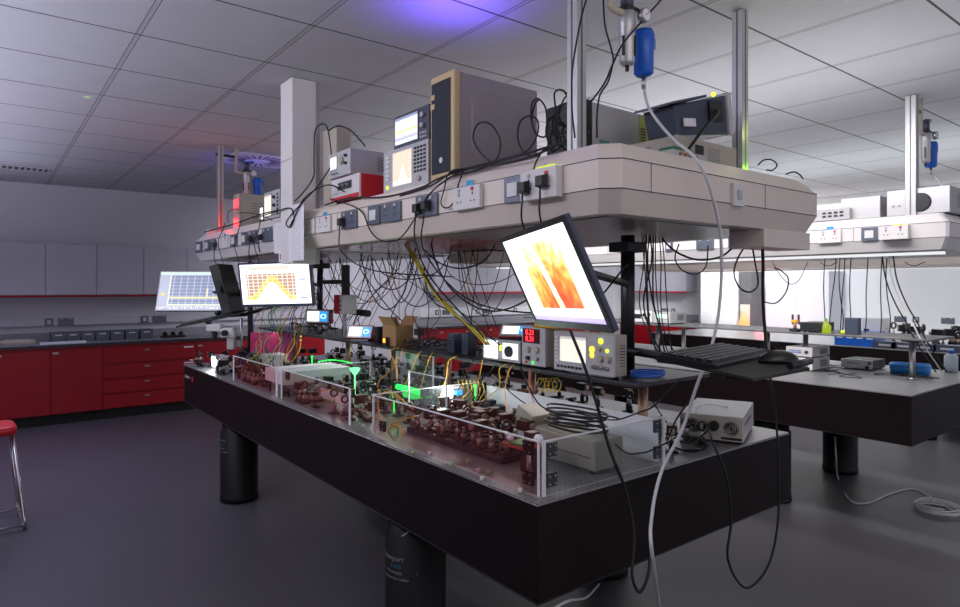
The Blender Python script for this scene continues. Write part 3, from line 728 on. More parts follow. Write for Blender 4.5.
mb.loops([[(.0853, a, b) for a, b in oct_], [(.089, .265+(a-.265)*.95, .243+(b-.243)*.93) for a, b in oct_]]).build('side_panel_relief', pcgrey, pc)
for sx in (-.07, .07):
    for y_ in (.06, .42): MB().cyl((sx, y_, .0005), (sx, y_, .0058), .012, n=10).build('foot', rubber, pc)
MB().sphere((0.02, .04, .462), .006).build('indicator', glow('lit_violet', (.25, .1, 1), 6), pc)

srv = thing('rack_computer', 'second computer tower with black front, behind the cable knot and near left ceiling post', 'computer', loc=(1.85, 1.83, TOP), rz=-PI/2)
B(-.10, .10, .06, .42, .006, .295).build('case', lgrey, srv, bevel=.006)
B(-.10, .10, 0, .059, .002, .30).build('front_bezel', black, srv, bevel=.004)
B(.1002, .102, .35, .418, .01, .29).build('end_strip', mat('olive_strip', (.42, .46, .12), .5), srv)
mb = MB()
for i in range(5): mb.box(.1022, .1032, .36, .39, .18+i*.012, .186+i*.012)
mb.build('label_print', black, srv)
B(.1002, .1008, .10, .16, .12, .15).build('green_label', mat('green_label', (.12, .3, .2), .6), srv)
mb = MB()
for i in range(9): mb.box(-.09, .09, -.002, -.0003, .03+i*.028, .045+i*.028)
mb.build('front_slats', dark, srv)
MB().sphere((.06, -.004, .12), .006).build('indicator', g_yg, srv)

inst_px('analyser', 'grey spectrum analyser with pink peak screen left of the computer tower', 'instrument', 1.53, 383.5, 428, TOP, .205, .33, lgrey, lgrey,
  [('screen', .24, .66, .12, .90, MT['screen_analyser_peak'], creamw), ('btn', .70, .97, .30, .92, 4, 7, dark), ('knob', .83, .16, .013, beige), ('led', .10, .12, .008, g_yg), ('btn', .04, .18, .25, .9, 1, 6, creamw)])
inst_px('oscilloscope', 'small black oscilloscope with lit traces on top of the grey analyser', 'oscilloscope', 1.56, 394, 429, TOP+.2065, .165, .16, bluegrey, bluegrey,
  [('screen', .05, .70, .12, .92, MT['screen_scope_traces']), ('knob', .85, .75, .012, lgrey), ('knob', .85, .45, .012, lgrey), ('btn', .76, .95, .08, .3, 3, 2, lgrey)])
inst_px('laser_driver', 'white fronted box with red sides at the bottom of the stack beside the duct', 'instrument', 1.47, 331.5, 359, TOP, .125, .35, redbright, creamw,
  [('plate', .0, 1, 0, .18, redbright, 'red_strip'), ('plate', .25, .75, .45, .80, dark, 'connector_row'), ('bnc', .35, .62), ('bnc', .5, .62), ('bnc', .65, .62)])
inst_px('power_supply', 'grey bench instrument with a small lit display on the red sided box', 'instrument', 1.47, 328, 350, TOP+.1265, .14, .35, lgrey, lgrey,
  [('screen', .14, .42, .35, .85, g_pale), ('knob', .65, .62, .022, beige), ('knob', .85, .75, .008, dark), ('knob', .85, .45, .008, dark), ('bnc', .3, .15), ('bnc', .45, .15)])
ub = thing('upright_box', 'tall beige box standing behind the stack beside the duct', 'box', loc=(1.55, 3.40, TOP))
B(-.0, .09, -.09, .09, .001, .46).build('case', beige, ub, bevel=.006)
# dark tilted instrument and the box it sits on at the right end
lw = instrument('bench_meter', 'beige bench instrument under the dark tilted one at the carrier end', 'instrument', .40, .26, .115, beige, beige,
  [('bnc', .1, .5), ('bnc', .2, .5), ('plate', .5, .7, .2, .8, MT['perforated_metal'], 'vent_grille'), ('plate', .28, .42, .2, .8, black, 'inlet')], (2.20, 1.40, TOP), rz=0)
Mt = Matrix.Translation((2.17, 1.40, TOP+.140)) @ Matrix.Rotation(-.14, 4, 'Y')
dt = thing('oscilloscope', 'dark blue grey oscilloscope seen from behind, tilted on the beige instrument', 'oscilloscope', M=Mt)
MB().loops([[(-.13, 0.02, .0), (.17, 0, .0), (.17, .18, .0), (-.13, .16, .0)], [(-.15, .02, .11), (.17, 0, .155), (.17, .18, .155), (-.15, .16, .11)]]).build('case', bluegrey, dt, bevel=.006)
B(.171, .20, -.01, .19, -.002, .165).build('front_frame', lgrey, dt, bevel=.006)
MB().loops([[(-.19, -.005, .108), (.02, -.012, .138), (.02, .17, .138), (-.19, .17, .108)], [(-.19, -.005, .116), (.02, -.012, .148), (.02, .17, .148), (-.19, .17, .116)]]).build('cover_flap', bluegrey, dt)
B(.05, .14, -.003, .0, .05, .13).build('fan_panel', black, dt); B(-.11, -.04, .004, .012, .03, .06).build('label_plate', paper, dt)
MB().sphere((.12, .02, .160), .009).build('indicator', g_yg, dt)
MB().tube([(.10, -.004, .09), (.02, -.05, .07), (-.08, -.04, .0), (-.18, -.03, -.08), (-.22, -.02, -.12)], .006, 6).build('power_lead', rubber, dt)
gb = thing('circuit_box', 'small open circuit box with a green board left of the tilted instrument', 'electronics', loc=(1.96, 1.36, TOP))
B(-.1, .1, -.04, .04, .001, .03).build('case', lgrey, gb); B(-.08, .02, -.03, .03, .0305, .045).build('circuit_board', mat('pcb_green', (.02, .16, .06), .5), gb)
for i in range(4): MB().cyl((-.06+i*.03, -.041, .018), (-.06+i*.03, -.052, .018), .006, n=10).build('connector', copper, gb)
# --- on the far carrier
ps = inst_px('power_supply', 'beige power supply with red digits on the far carrier beside the slim post', 'instrument', 1.60, 233.5, 239.5, TOP, .30, .22, beige, beige,
  [('screen', .1, .9, .62, .86, g_red), ('screen', .1, .9, .08, .32, g_red)])
inst_px('oscilloscope', 'beige and black oscilloscope with pale lit screen left of the white duct', 'oscilloscope', 1.50, 264, 279, TOP, .19, .20, black, lgrey,
  [('screen', .06, .52, .12, .9, MT['screen_scope_pale']), ('knob', .72, .75, .012, dark), ('knob', .72, .45, .012, dark), ('btn', .85, .98, .1, .9, 1, 6, dark)])
inst_px('display_unit', 'slim instrument with a narrow lit screen beside the beige scope', 'instrument', 1.53, 260, 263.6, TOP, .12, .15, dark, dark, [('screen', .1, .9, .15, .9, g_pale)])
bb = thing('small_box', 'small pale box at the far end of the far carrier', 'box', loc=(1.55, 5.80, TOP))
B(-.04, .04, -.04, .04, .0005, .05).build('case', creamw, bb, bevel=.003)
# --- on the right carrier (K3)
def greybox(name, label, x, y, W, D, H, m, els, rz=-PI/2, cat='instrument', z=TOP):
    return instrument(name, label, cat, W, D, H, m, m, els, (x, y, z), rz=rz)
greybox('power_supply', 'long pale instrument lying on the right carrier left of its post', 4.56, 2.15, .60, .3, .085, lgrey, [('btn', .7, .95, .2, .8, 4, 2, dark)])
greybox('computer', 'flat pale computer on the right carrier behind its post', 4.75, 2.75, .35, .3, .11, lgrey, [('btn', .1, .4, .2, .8, 4, 2, dark)])
greybox('fan_unit', 'steel box with a round black fan on the right carrier', 4.60, 1.47, .34, .3, .17, alu, [('knob', .55, .45, .06, black), ('bnc', .1, .4), ('bnc', .2, .4)])
greybox('grey_box', 'plain grey box left of the post on the right carrier', 4.60, 1.80, .24, .3, .15, alu, [])
for i, yy in enumerate((2.26, 2.33, 2.40)):
    tag(MB().sphere((4.60, yy, TOP+.115), .018).cyl((4.60, yy, TOP+.0855), (4.60, yy, TOP+.0985), .006, n=8).build('indicator_ball', (mat('green_ball', (.05, .35, .02), .4), g_yg, ytape)[i]), ('dark green', 'glowing yellow green', 'pale yellow')[i]+' ball shaped indicator on the pale instrument of the right carrier', 'indicator')
greybox('white_unit', 'cream device at the near end of the right carrier by the photo edge', 4.85, 1.36, .16, .3, .16, beige, [])

# ------------------------------------------------------------------ regulators
def regulator(x, y, label, tube_pts):
    t = thing('air_regulator', label, 'air regulator', loc=(x, y, 2.33))
    h = CZ-2.33
    MB().tube([(0, 0, h-.002), (0, 0, .24), (0.0, 0, .215), (.02, 0, .205), (.07, 0, .205)], .013, 12, res=5).build('air_pipe', beige, t)
    MB().lathe([(.0, 0), (.020, .001), (.028, .012), (.029, .14), (.031, .145), (.031, .19), (.024, .20), (0, .20)], (.09, 0, .02), 20).build('filter_bowl', alu, t)
    MB().cyl((.09, 0, .0), (.09, 0, .02), .007, n=10).build('drain_valve', black, t)
    mb = MB()
    for a in (.3, -1.3, -2.9): mb.box(.09+.029*math.cos(a)-.004, .09+.029*math.cos(a)+.004, .029*math.sin(a)-.004, .029*math.sin(a)+.004, .05, .12)
    mb.build('sight_window', black, t)
    B(.055, .125, -.03, .03, .215, .228).build('valve_block', dark, t, bevel=.004)
    MB().cyl((.09, 0, .2285), (.09, 0, .30), .024, .022, 18).build('adjusting_knob', bluegrey, t)
    MB().cyl((.09, 0, .3005), (.145, -.01, .305), .009, n=10).build('lever', blue, t)
    g = MB().cyl((.135, -.03, .20), (.135, -.052, .20), .026, n=24).build('gauge', steel, t)
    MB().cyl((.135, -.0521, .20), (.135, -.053, .20), .021, n=24).build('gauge_face', paper, g)
    MB().tube([(.12, -.05, .20), (.135, -.054, .20), (.146, -.054, .212)], .0012, 5, smoothed=False).build('gauge_needle', black, g)
    bl = MB().lathe([(0, 0), (.024, 0), (.036, .010), (.037, .10), (.040, .105), (.040, .15), (.034, .17), (0, .172)], (.185, 0, .0), 20).build('blue_filter', blue, t)
    B(.21, .232, -.02, .02, .105, .145).build('filter_clip', blue, t, bevel=.003)
    MB().cyl((.185, 0, -.045), (.185, 0, -.0005), .008, n=12).build('outlet_nipple', steel, t)
    B(-.17, 0, -.006, .006, .325, .345).build('wall_bracket', dark, t)
    if tube_pts: MB().tube([Vector((.185, 0, -.045))]+[Vector(p)-Vector((x, y, 2.33)) for p in tube_pts], .0052, 8).build('air_tube', trans_white, t)
    return t
wp = [PY(650, 110, 1.42), PY(672, 138, 1.30), PY(697, 160, 1.19), PY(712, 195, 1.175), PY(721, 240, 1.19), PY(720, 300, 1.22), PY(712, 345, 1.24), PY(697, 385, 1.24), PY(682, 430, 1.24), PY(662, 470, 1.22), PY(652, 515, 1.20), PY(653, 560, 1.15)]
e1 = PZ(668, 640, .02); wp += [e1, PZ(700, 655, .006)]
regulator(1.75, 1.50, 'air regulator with blue filter and long white tube above the near carrier', wp)
regulator(1.71, 5.64, 'air regulator with blue filter above the far carrier', [(1.93, 5.60, 2.15), (1.90, 5.4, 1.998)])
regulator(4.75, 1.50, 'air regulator with blue filter above the right carrier', [PY(934, 175, 1.5), PY(946, 190, 1.42), PY(958, 198, 1.36)])
# ------------------------------------------------------------------ ceiling vents and detectors
v1 = thing('ceiling_vent', 'long slotted ceiling vent at the far left, catching warm light', 'vent', loc=(-.06, 7.95, CZ-.012))
B(-.6, .6, -.12, .12, 0.0105, .0115).build('backing', black, v1)
mb = MB()
for i in range(24): mb.box(-.58+i*.05, -.56+i*.05, -.11, .11, 0, .0095)
mb.build('slats', lgrey, v1)
mb = MB(); mb.box(-.62, .62, -.14, -.12, -.002, .0095); mb.box(-.62, .62, .12, .14, -.002, .0095); mb.box(-.62, -.60, -.12, .12, -.002, .0095); mb.box(.60, .62, -.12, .12, -.002, .0095); mb.build('frame', lgrey, v1)
v2 = thing('ceiling_diffuser', 'round swirl air diffuser in the ceiling left of the white duct', 'vent', loc=(2.05, 6.10, CZ-.012))
B(-.29, .29, -.29, .29, .002, .0115).build('plate', creamw, v2)
mb = MB()
for i in range(24):
    a = 2*PI*i/24; M_ = Matrix.Rotation(a, 4, 'Z'); mb.box(.12, .27, -.008, .008, -.001, .0015, M=M_ @ Matrix.Rotation(.3, 4, 'Z'))
mb.build('slots', black, v2)
MB().cyl((0, 0, -.006), (0, 0, .0015), .08, n=32).build('hub', creamw, v2)
# small lit laser spots on the ceiling come from real narrow beams
for px, py in ((87, 97), (52, 158)):
    p = PZ(px, 286-(286-py), 0) if False else PD(px, py, (CZ-CAMH)*637/(286-py))
    light('stray_laser_beam', 'SPOT', (1.75, 3.3, 1.12), 260, (.35, 1, .02), .001, p, spot=math.radians(1.1), blend=.8)
for px, py in ((283, 44), (284, 75), (284, 92)):
    p = PD(px, py, (CZ-CAMH)*637/(286-py)); light('stray_laser_beam', 'SPOT', (1.75, 2.9, 1.12), 45, (.05, 1, .1), .002, p, spot=math.radians(2.5), blend=1)

# ------------------------------------------------------------------ monitors
def monitor(name, label, TL, TR, BL, scr, thick=.03, arm_to=None, frame=black, bz=.012, back=bluegrey):
    TL, TR, BL = Vector(TL), Vector(TR), Vector(BL)
    x = (TR-TL); W = x.length; x.normalize(); z = (TL-BL); z = (z-x*z.dot(x)); H = z.length; z.normalize(); y = z.cross(x)   # y away from viewer
    c = (BL+TR)/2
    M = Matrix(((x.x, y.x, z.x, c.x), (x.y, y.y, z.y, c.y), (x.z, y.z, z.z, c.z), (0, 0, 0, 1)))
    t = thing(name, label, 'monitor', M=M)
    B(-W/2, W/2, 0, thick, -H/2, H/2).build('housing', back, t, bevel=.004)
    mb = MB(); mb.box(-W/2, W/2, -.004, -.0002, H/2-bz, H/2); mb.box(-W/2, W/2, -.004, -.0002, -H/2, -H/2+bz*1.4); mb.box(-W/2, -W/2+bz, -.004, -.0002, -H/2+bz*1.4, H/2-bz); mb.box(W/2-bz, W/2, -.004, -.0002, -H/2+bz*1.4, H/2-bz)
    mb.build('bezel', frame, t)
    B(-W/2+bz, W/2-bz, -.0015, -.0004, -H/2+bz*1.4, H/2-bz).build('screen', scr, t)
    B(-.06, .06, thick, thick+.012, -.06, .06).build('mount_plate', black, t)
    if arm_to:
        pts = [M.inverted() @ Vector(p) for p in arm_to]
        MB().tube([(0, thick+.01, 0), (0, thick+.05, 0)]+[tuple(p) for p in pts], .014, 8, smoothed=False).build('support_arm', black, t)
    return t, M
P3 = [(1.187, 1.4326, 1.690), (.9727, .959, 1.703), (1.294, 1.391, 1.4356)]
m3, M3 = monitor('computer_monitor', 'tilted monitor with a red and yellow heat map under the near carrier', *P3, MT['screen_heat_map'], arm_to=[(1.55, 1.45, 1.60), (2.03, 1.66, 1.56)], thick=.015, bz=.014)
P2 = [(1.2823, 4.2335, 1.6966), (1.602, 3.8236, 1.7096), (1.330, 4.2278, 1.413)]
m2, M2 = monitor('computer_monitor', 'monitor with a yellow fringe plot under the white duct', *P2, MT['screen_fringe_plot'], arm_to=[(1.8, 4.3, 1.56), (2.03, 4.67, 1.56)], frame=bluegrey)
P1 = [PD(157.5, 271.5, 5.55), PD(223, 271.5, 5.55), PD(158.5, 311, 5.45)]
m1, M1 = monitor('computer_monitor', 'monitor with a blue grey oscilloscope grid at the far end of the near table', *P1, MT['screen_oscilloscope_blue'], arm_to=[(1.62, 5.66, 1.50), (1.72, 5.50, 1.50)], frame=lgrey, bz=.006)
# back of another monitor seen edge on
e0, e1_, e2 = PD(214, 264, 4.9), PD(227, 262, 4.6), PD(222, 313, 4.9)
bm_ = thing('computer_monitor', 'dark monitor seen nearly edge on between the two lit monitors', 'monitor', M=Matrix.Translation(PD(221, 289, 4.75)) @ Matrix.Rotation(-.72, 4, 'Z') @ Matrix.Rotation(-.28, 4, 'Y'))
B(-.045, .03, -.0, .25, -.19, .19).build('housing', mat('dark_olive_plastic', (.035, .04, .035), .5), bm_, bevel=.006)
mb = MB()
for i in range(10): mb.box(-.03, .02, -.0012, -.0002, -.12+i*.02, -.112+i*.02)
mb.build('vent_slots', black, bm_)
B(-.012, .012, -.03, -.0015, -.02, .02).build('mount_plate', dark, bm_)
_q = bm_.matrix_world.inverted() if False else (Matrix.Translation(PD(221, 289, 4.75)) @ Matrix.Rotation(-.72, 4, 'Z') @ Matrix.Rotation(-.28, 4, 'Y')).inverted()
MB().tube([tuple(_q @ Vector(p)) for p in ((1.56, 4.95, 1.50), (1.60, 5.25, 1.47), (1.735, 5.355, 1.47))], .014, 8, smoothed=False).build('support_arm', black, bm_)
# black poles from shelf to carrier underside
def pole(x, y, label, r=.028, z0=SH, z1=1.757):
    t = thing('support_pole', label, 'pole', loc=(x, y, z0))
    MB().cyl((0, 0, .012), (0, 0, z1-z0-.002), r, n=20).build('tube', black, t)
    MB().cyl((0, 0, .0005), (0, 0, .0115), r*1.9, n=20).build('base_flange', black, t)
    B(-.06, .06, -.05, .05, z1-z0-.07, z1-z0-.03).build('clamp', black, t, bevel=.004)
    return t
pole(2.06, 1.676, 'thick black pole from the shelf up to the near carrier right of the tilted monitor')
pole(2.06, 4.69, 'black pole right of the fringe plot monitor', .022)
pole(1.74, 5.36, 'black pole behind the blue grid monitor', .022, .9005)
ar = thing('swing_arm', 'black swinging arm with a hanging black plate on the pole beside the fringe plot', 'arm', loc=(2.0, 4.62, 1.58))
MB().tube([(.03, .03, 0), (.02, -.2, 0), (.03, -.42, 0)], .015, 8, smoothed=False).build('arm_tube', black, ar)
B(.0, .05, -.47, -.43, -.22, .12).build('hanging_plate', black, ar, bevel=.004)
ar2 = thing('swing_arm', 'short black arm pointing right below the hanging black plate', 'arm', loc=(2.03, 4.05, 1.38))
MB().cyl((0, 0.3, 0), (.05, -.12, -.02), .018, .024, 10).build('arm_tube', black, ar2)

# ------------------------------------------------------------------ keyboards
tp = [PZ(655, 357, 1.335), PZ(753, 378, 1.335), PZ(810, 367, 1.335), PZ(752, 349, 1.335)]
tc = sum(tp, Vector())/4
traym = mat('tray_black', (.018, .017, .017), .65, bump=.3, bscale=300)
tr = thing('keyboard_tray', 'black swing out tray holding keyboard and mouse at the near table end', 'tray', loc=(tc.x, tc.y, 1.325))
q = [(p.x-tc.x, p.y-tc.y) for p in tp]
MB().loops([[(a, b, 0) for a, b in q], [(a, b, .009) for a, b in q]]).build('platform', traym, tr, bevel=.003)
def lerp(a, b, t): return a[0]+(b[0]-a[0])*t, a[1]+(b[1]-a[1])*t
s0, s1 = lerp(q[1], q[2], .62), lerp(q[2], q[3], .02)
MB().tube([(s0[0], s0[1], .022), (q[2][0], q[2][1], .026)], .010, 8, smoothed=False).build('edge_lip', black, tr)
MB().tube([(-.06, -.02, -.012), (.1, .12, -.02), (2.0-tc.x, 1.62-tc.y, -.03)], .016, 8, smoothed=False).build('support_arm', black, tr)
MB().cyl((-.06, -.02, -.03), (-.06, -.02, -.0005), .03, n=16).build('pivot', black, tr)
ka = math.atan2(.16, .987)
kb = thing('keyboard', 'black full size keyboard on the swing out tray', 'keyboard', M=Matrix.Translation((1.70, 1.05, 1.3345)) @ Matrix.Rotation(ka, 4, 'Z') @ Matrix.Rotation(.03, 4, 'X') )
MB().loops([[(-.215, -.085, 0), (.215, -.085, 0), (.215, .085, 0), (-.215, .085, 0)], [(-.215, -.085, .013), (.215, -.085, .013), (.21, .085, .022), (-.21, .085, .022)]]).build('case', black, kb, bevel=.003)
key = mat('key_black', (.02, .02, .022), .35)
mb = MB()
for r_ in range(6):
    z_ = .0135+.0012*r_
    for c_ in range(21):
        if c_ in (15, 19) and False: continue
        x_ = -.20+c_*.0195; y_ = -.068+r_*.0255
        mb.loops([[(x_, y_, z_), (x_+.017, y_, z_), (x_+.017, y_+.022, z_), (x_, y_+.022, z_)], [(x_+.002, y_+.003, z_+.008), (x_+.015, y_+.003, z_+.008), (x_+.015, y_+.019, z_+.009), (x_+.002, y_+.019, z_+.009)]])
mb.build('keys', key, kb)
B(-.195, .195, .078, .083, .0225, .0245).build('light_strip', lgrey, kb)
ms = thing('computer_mouse', 'large black mouse right of the keyboard on the swing out tray', 'mouse', loc=PZ(779, 362.5, 1.334)[:], rz=-.35)
MB().sphere((0, 0, .0), .034, 20, (1.9, 1.15, 1.05)).build('shell', mat('mouse_black', (.01, .01, .01), .25), ms)
o_ = [c for c in kids(ms)][0]
for v in o_.data.vertices:
    if v.co.z < 0: v.co.z = 0.0005
MB().cyl((-.03, -.004, .028), (-.03, .004, .028), .009, n=14).build('scroll_wheel', dark, ms)
ft = thing('keyboard_tray', 'dark tilted keyboard tray jutting left below the edge on monitor', 'tray', M=Matrix.Translation(PD(214, 318, 4.8)) @ Matrix.Rotation(-.66, 4, 'Z') @ Matrix.Rotation(-.20, 4, 'Y') @ Matrix.Rotation(.12, 4, 'X'))
B(-.25, .22, -.1, .12, -.008, .004).build('platform', black, ft, bevel=.003)
mb = MB()
for r_ in range(5):
    for c_ in range(16): mb.box(-.22+c_*.024, -.202+c_*.024, -.08+r_*.03, -.06+r_*.03, .0045, .014)
mb.build('keys', mat('key_greenish', (.03, .06, .045), .3), ft)
MB().sphere((.02, .05, .03), .03, 10, (1, 1, .6)).build('mouse', black, ft)
MB().tube([(.1, .05, -.01), (.2, .1, -.03), (.42, .3, -.02)], .014, 8, smoothed=False).build('support_arm', black, ft)

# ------------------------------------------------------------------ instruments on near shelf
inst_px('oscilloscope', 'pale oscilloscope with a big lit screen and glowing buttons under the tilted monitor', 'oscilloscope', 1.845, 554, 614, SH, .165, .075, beige, lgrey,
  [('screen', .12, .56, .25, .88, MT['screen_scope_pale'], lgrey), ('btn', .02, .10, .2, .9, 1, 7, creamw), ('led', .80, .84, .011, g_yg), ('led', .66, .62, .012, g_yel), ('led', .66, .48, .010, g_yel), ('led', .90, .62, .007, g_yg),
   ('knob', .78, .66, .010, beige), ('knob', .80, .42, .013, beige), ('knob', .92, .42, .013, beige), ('knob', .70, .20, .009, steel), ('knob', .80, .20, .009, steel), ('knob', .90, .20, .009, steel), ('btn', .05, .5, .06, .16, 7, 1, dark)])
inst_px('power_supply', 'tall beige power supply with red digits beside the pale oscilloscope', 'instrument', 1.85, 522, 545, SH, .17, .12, beige, lgrey,
  [('screen', .08, .75, .62, .95, mat('dark_red_window', (.12, .005, .01), .3)), ('knob', .3, .42, .013, beige), ('knob', .68, .42, .013, beige), ('knob', .3, .2, .009, dark), ('knob', .68, .2, .009, beige), ('led', .2, .08, .006, redbright), ('led', .5, .08, .006, g_green)])
# the red digits, seven segment style, as real lit characters
psu = [o for o in bpy.data.objects if o.get('label', '').startswith('tall beige power supply')][0]
flat_text('0.21', .032, g_red, psu, Matrix.Translation((-.045, -.0042, .140)) @ Matrix.Rotation(PI/2, 4, 'X'), 'red_digits')
flat_text('0.31', .032, g_red, psu, Matrix.Translation((-.045, -.0042, .112)) @ Matrix.Rotation(PI/2, 4, 'X'), 'red_digits')
inst_px('laser_controller', 'white fronted controller with a dazzling square display left of the power supply', 'instrument', 1.85, 483, 520, SH, .105, .20, dark, lgrey,
  [('screen', .06, .42, .12, .92, g_cool, creamw), ('screen', .56, .96, .15, .88, g_pale, lgrey), ('knob', .74, .5, .026, dark), ('led', .5, .7, .006, g_yg), ('led', .5, .55, .006, g_yel)])
def controller(px, py, X, W, label, tilt=.35, z=None, rz=-PI/2+.55, up=0):
    p = PX(px, py, X); H = W*.55
    zz = z if z is not None else p.z
    M = Matrix.Translation((p.x, p.y, zz)) @ Matrix.Rotation(rz, 4, 'Z') @ Matrix.Rotation(-tilt, 4, 'X')
    t = thing('touch_controller', label, 'controller', M=M)
    B(-W/2, W/2, 0, .05, .012, H).build('case', mat('dark_red_case', (.22, .012, .02), .35), t, bevel=.006)
    B(-W/2+.006, W/2-.006, -.003, -.0002, .018, H-.006).build('front_panel', lgrey, t)
    B(-W*.40, W*.42, -.0045, -.0032, .028, H-.016).build('screen', MT['screen_controller'], t)
    B(-W*.35, W*.35, .01, .045, 0.001, .0118).build('foot_bar', dark, t)
    if up: MB().cyl((0, .03, .0005), (0, .03+up*math.tan(tilt), -up), .012, n=12).build('stand', steel, t)
    return t
controller(358, 343, 1.87, .19, 'dark red touch controller with a lit screen left of the cardboard box', z=SH+.002)
controller(317, 327, 1.90, .21, 'dark red touch controller with a lit screen below the fringe plot monitor', tilt=.06, z=SH+.065, up=.064)
controller(514, 336, 1.90, .16, 'dark red touch controller leaning on top of the dazzling controller', tilt=.75, z=SH+.108)
yb = thing('yellow_case', 'flat yellow case lying on top of the tall beige power supply', 'case', loc=(1.87, YX(544, 1.87), SH+.1715))
MB().box(-.005, .09, -.085, .06, 0.0, .022).build('shell', mat('amber_plastic', (.75, .42, .02), .4), yb, bevel=.006)
cb = thing('cardboard_box', 'open brown cardboard box on the near shelf', 'box', loc=(1.92, YX(398, 1.92), SH))
mb = MB(); mb.box(-.06, .06, -.075, -.072, 0.001, .12); mb.box(-.06, .06, .072, .075, 0.001, .12); mb.box(-.06, -.057, -.072, .072, 0.001, .12); mb.box(.057, .06, -.072, .072, 0.001, .12); mb.box(-.057, .057, -.072, .072, 0.001, .004)
mb.build('box_body', card, cb)
for sx, an in ((-1, -.5), (1, .6)):
    MB().box(-.001, .002, -.072, .072, 0, .06).build('flap', card, cb, loc=(sx*.058, 0, .1205), rot=(0, sx*.6, 0))
MB().box(-.05, .05, -.001, .002, 0, .05).build('flap', card, cb, loc=(0, .0735, .1205), rot=(-.6, 0, 0))
ob_ = thing('speaker_box', 'small black box left of the cardboard box', 'box', loc=(1.93, YX(382, 1.93), SH)); B(-.04, .04, -.02, .02, .0005, .10).build('case', black, ob_, bevel=.004)
am = thing('lit_box', 'small orange lit box in front of the cardboard box', 'indicator', loc=(1.845, YX(386, 1.845), SH)); B(-.012, .012, -.02, .02, .0005, .05).build('case', dark, am, bevel=.003); B(-.014, -.0122, -.012, .012, .02, .045).build('lamp', glow('lit_orange', (1, .35, .02), 3), am)
rw = thing('switch_box', 'red and white box on a black arm above the left touch controllers', 'box', loc=(1.93, YX(345, 1.93), 1.36))
B(-.05, .05, -.02, .07, 0, .13).build('red_case', redbright, rw, bevel=.005); B(-.051, .05, -.075, -.0205, 0, .13).build('white_case', creamw, rw, bevel=.005)
for z_ in (.03, .06, .09): MB().cyl((-.0515, -.045, z_), (-.056, -.045, z_), .006, n=10).build('button', dark, rw)
MB().cyl((0, 0, -.159), (0, 0, -.0005), .011, n=12).build('stand', creamw, rw)
for i, (px, W, H) in enumerate(((455, .06, .10), (469, .05, .11), (462, .03, .07))):
    o = thing('black_module', ('left', 'right', 'low middle')[i]+' black module standing on the near shelf before the red far cabinet', 'electronics', loc=(1.95+.05*(i == 2), YX(px, 1.95), SH))
    B(-.03, .03, -W/2, W/2, .0005, H).build('case', bluegrey, o, bevel=.004)
    mb = MB()
    for k_ in range(5): mb.box(-.0312, -.0302, -W/2+.008, W/2-.008, .015+k_*H*.16, .020+k_*H*.16)
    mb.build('vent_slots', black, o)
    MB().cyl((-.0315, 0, H-.015), (-.035, 0, H-.015), .004, n=8).build('connector', steel, o)
tag(MB().tube([Vector((2.0+.075*math.cos(a)*(1+.06*math.sin(3.3*a)), YX(648, 2.0)+.055*math.sin(a), SH+.006+.0012*a)) for a in [i*.5 for i in range(38)]], .0035, 6).build('cable_coil', blue), 'coil of blue cable at the near end of the shelf', 'cable')
st = thing('small_stand', 'small grey post mount on the shelf right of the cardboard box', 'optics mount', loc=(1.95, YX(419, 1.95), SH))
MB().cyl((0, 0, .001), (0, 0, .008), .022, n=14).build('base', dark, st); MB().cyl((0, 0, .0085), (0, 0, .07), .008, n=10).build('post', dark, st); B(-.02, .02, -.022, .022, .0705, .105).build('head', dark, st)

# ------------------------------------------------------------------ acrylic enclosure
TZ = .9005
en = thing('clear_enclosure', 'open low clear acrylic enclosure with white edges along the near table front', 'enclosure', loc=(1.345, 1.43, TZ))
EX, EY = 1.345, 1.43
def panel(ax, ay, bx_, by, z0, z1, m, nm='panel', edges=True, ew=.006):
    a = Vector((ax-EX, ay-EY, 0)); b = Vector((bx_-EX, by-EY, 0)); d = (b-a).normalized(); n_ = Vector((-d.y, d.x, 0))*.0025
    L = [(a-n_), (b-n_), (b+n_), (a+n_)]
    p = MB().loops([[(v.x, v.y, z0) for v in L], [(v.x, v.y, z1) for v in L]]).build(nm, m, en)
    if edges:
        e = MB(); L2 = [(a-n_*1.3), (b-n_*1.3), (b+n_*1.3), (a+n_*1.3)]
        e.loops([[(v.x, v.y, z1+.0002) for v in L2], [(v.x, v.y, z1+.004) for v in L2]])
        for c0 in (a, b):
            c1 = c0+(d*ew if c0 is a else -d*ew); L3 = [c0-n_*1.3, c1-n_*1.3, c1+n_*1.3, c0+n_*1.3]
            e.loops([[(v.x, v.y, z0) for v in L3], [(v.x, v.y, z1) for v in L3]])
        e.build('bright_edge', white, p)
    return p
zt = .168
panel(1.345, 1.436, 1.345, 2.50, .001, zt, acr_redrefl); panel(1.352, 1.43, 1.965, 1.43, .001, zt, acr, ew=.012)
panel(1.345, 2.72, 1.345, 3.60, .001, zt, acr_redrefl, ew=.012); panel(1.345, 3.66, 1.345, 4.50, .001, zt, acr_redrefl, ew=.02)
panel(1.352, 2.51, 1.93, 2.51, .001, zt, acr); panel(1.352, 3.62, 1.93, 3.62, .001, zt, acr); panel(1.93, 2.9, 1.93, 3.3, .001, .26, acr)
panel(1.60, 2.30, 1.60, 2.62, .001, .24, acr)
mb = MB(); mb.box(0-.002, .6, -.004, .004, -.0, .0009); mb.box(-.004, .004, 0, 1.07, 0, .0009); mb.build('base_rail', lgrey, en)
panel(1.955, 1.45, 1.955, 2.46, .001, .16, white, 'white_back_board', edges=False)
panel(1.50, 3.05, 1.50, 3.40, .02, .075, white, 'white_board', edges=False)
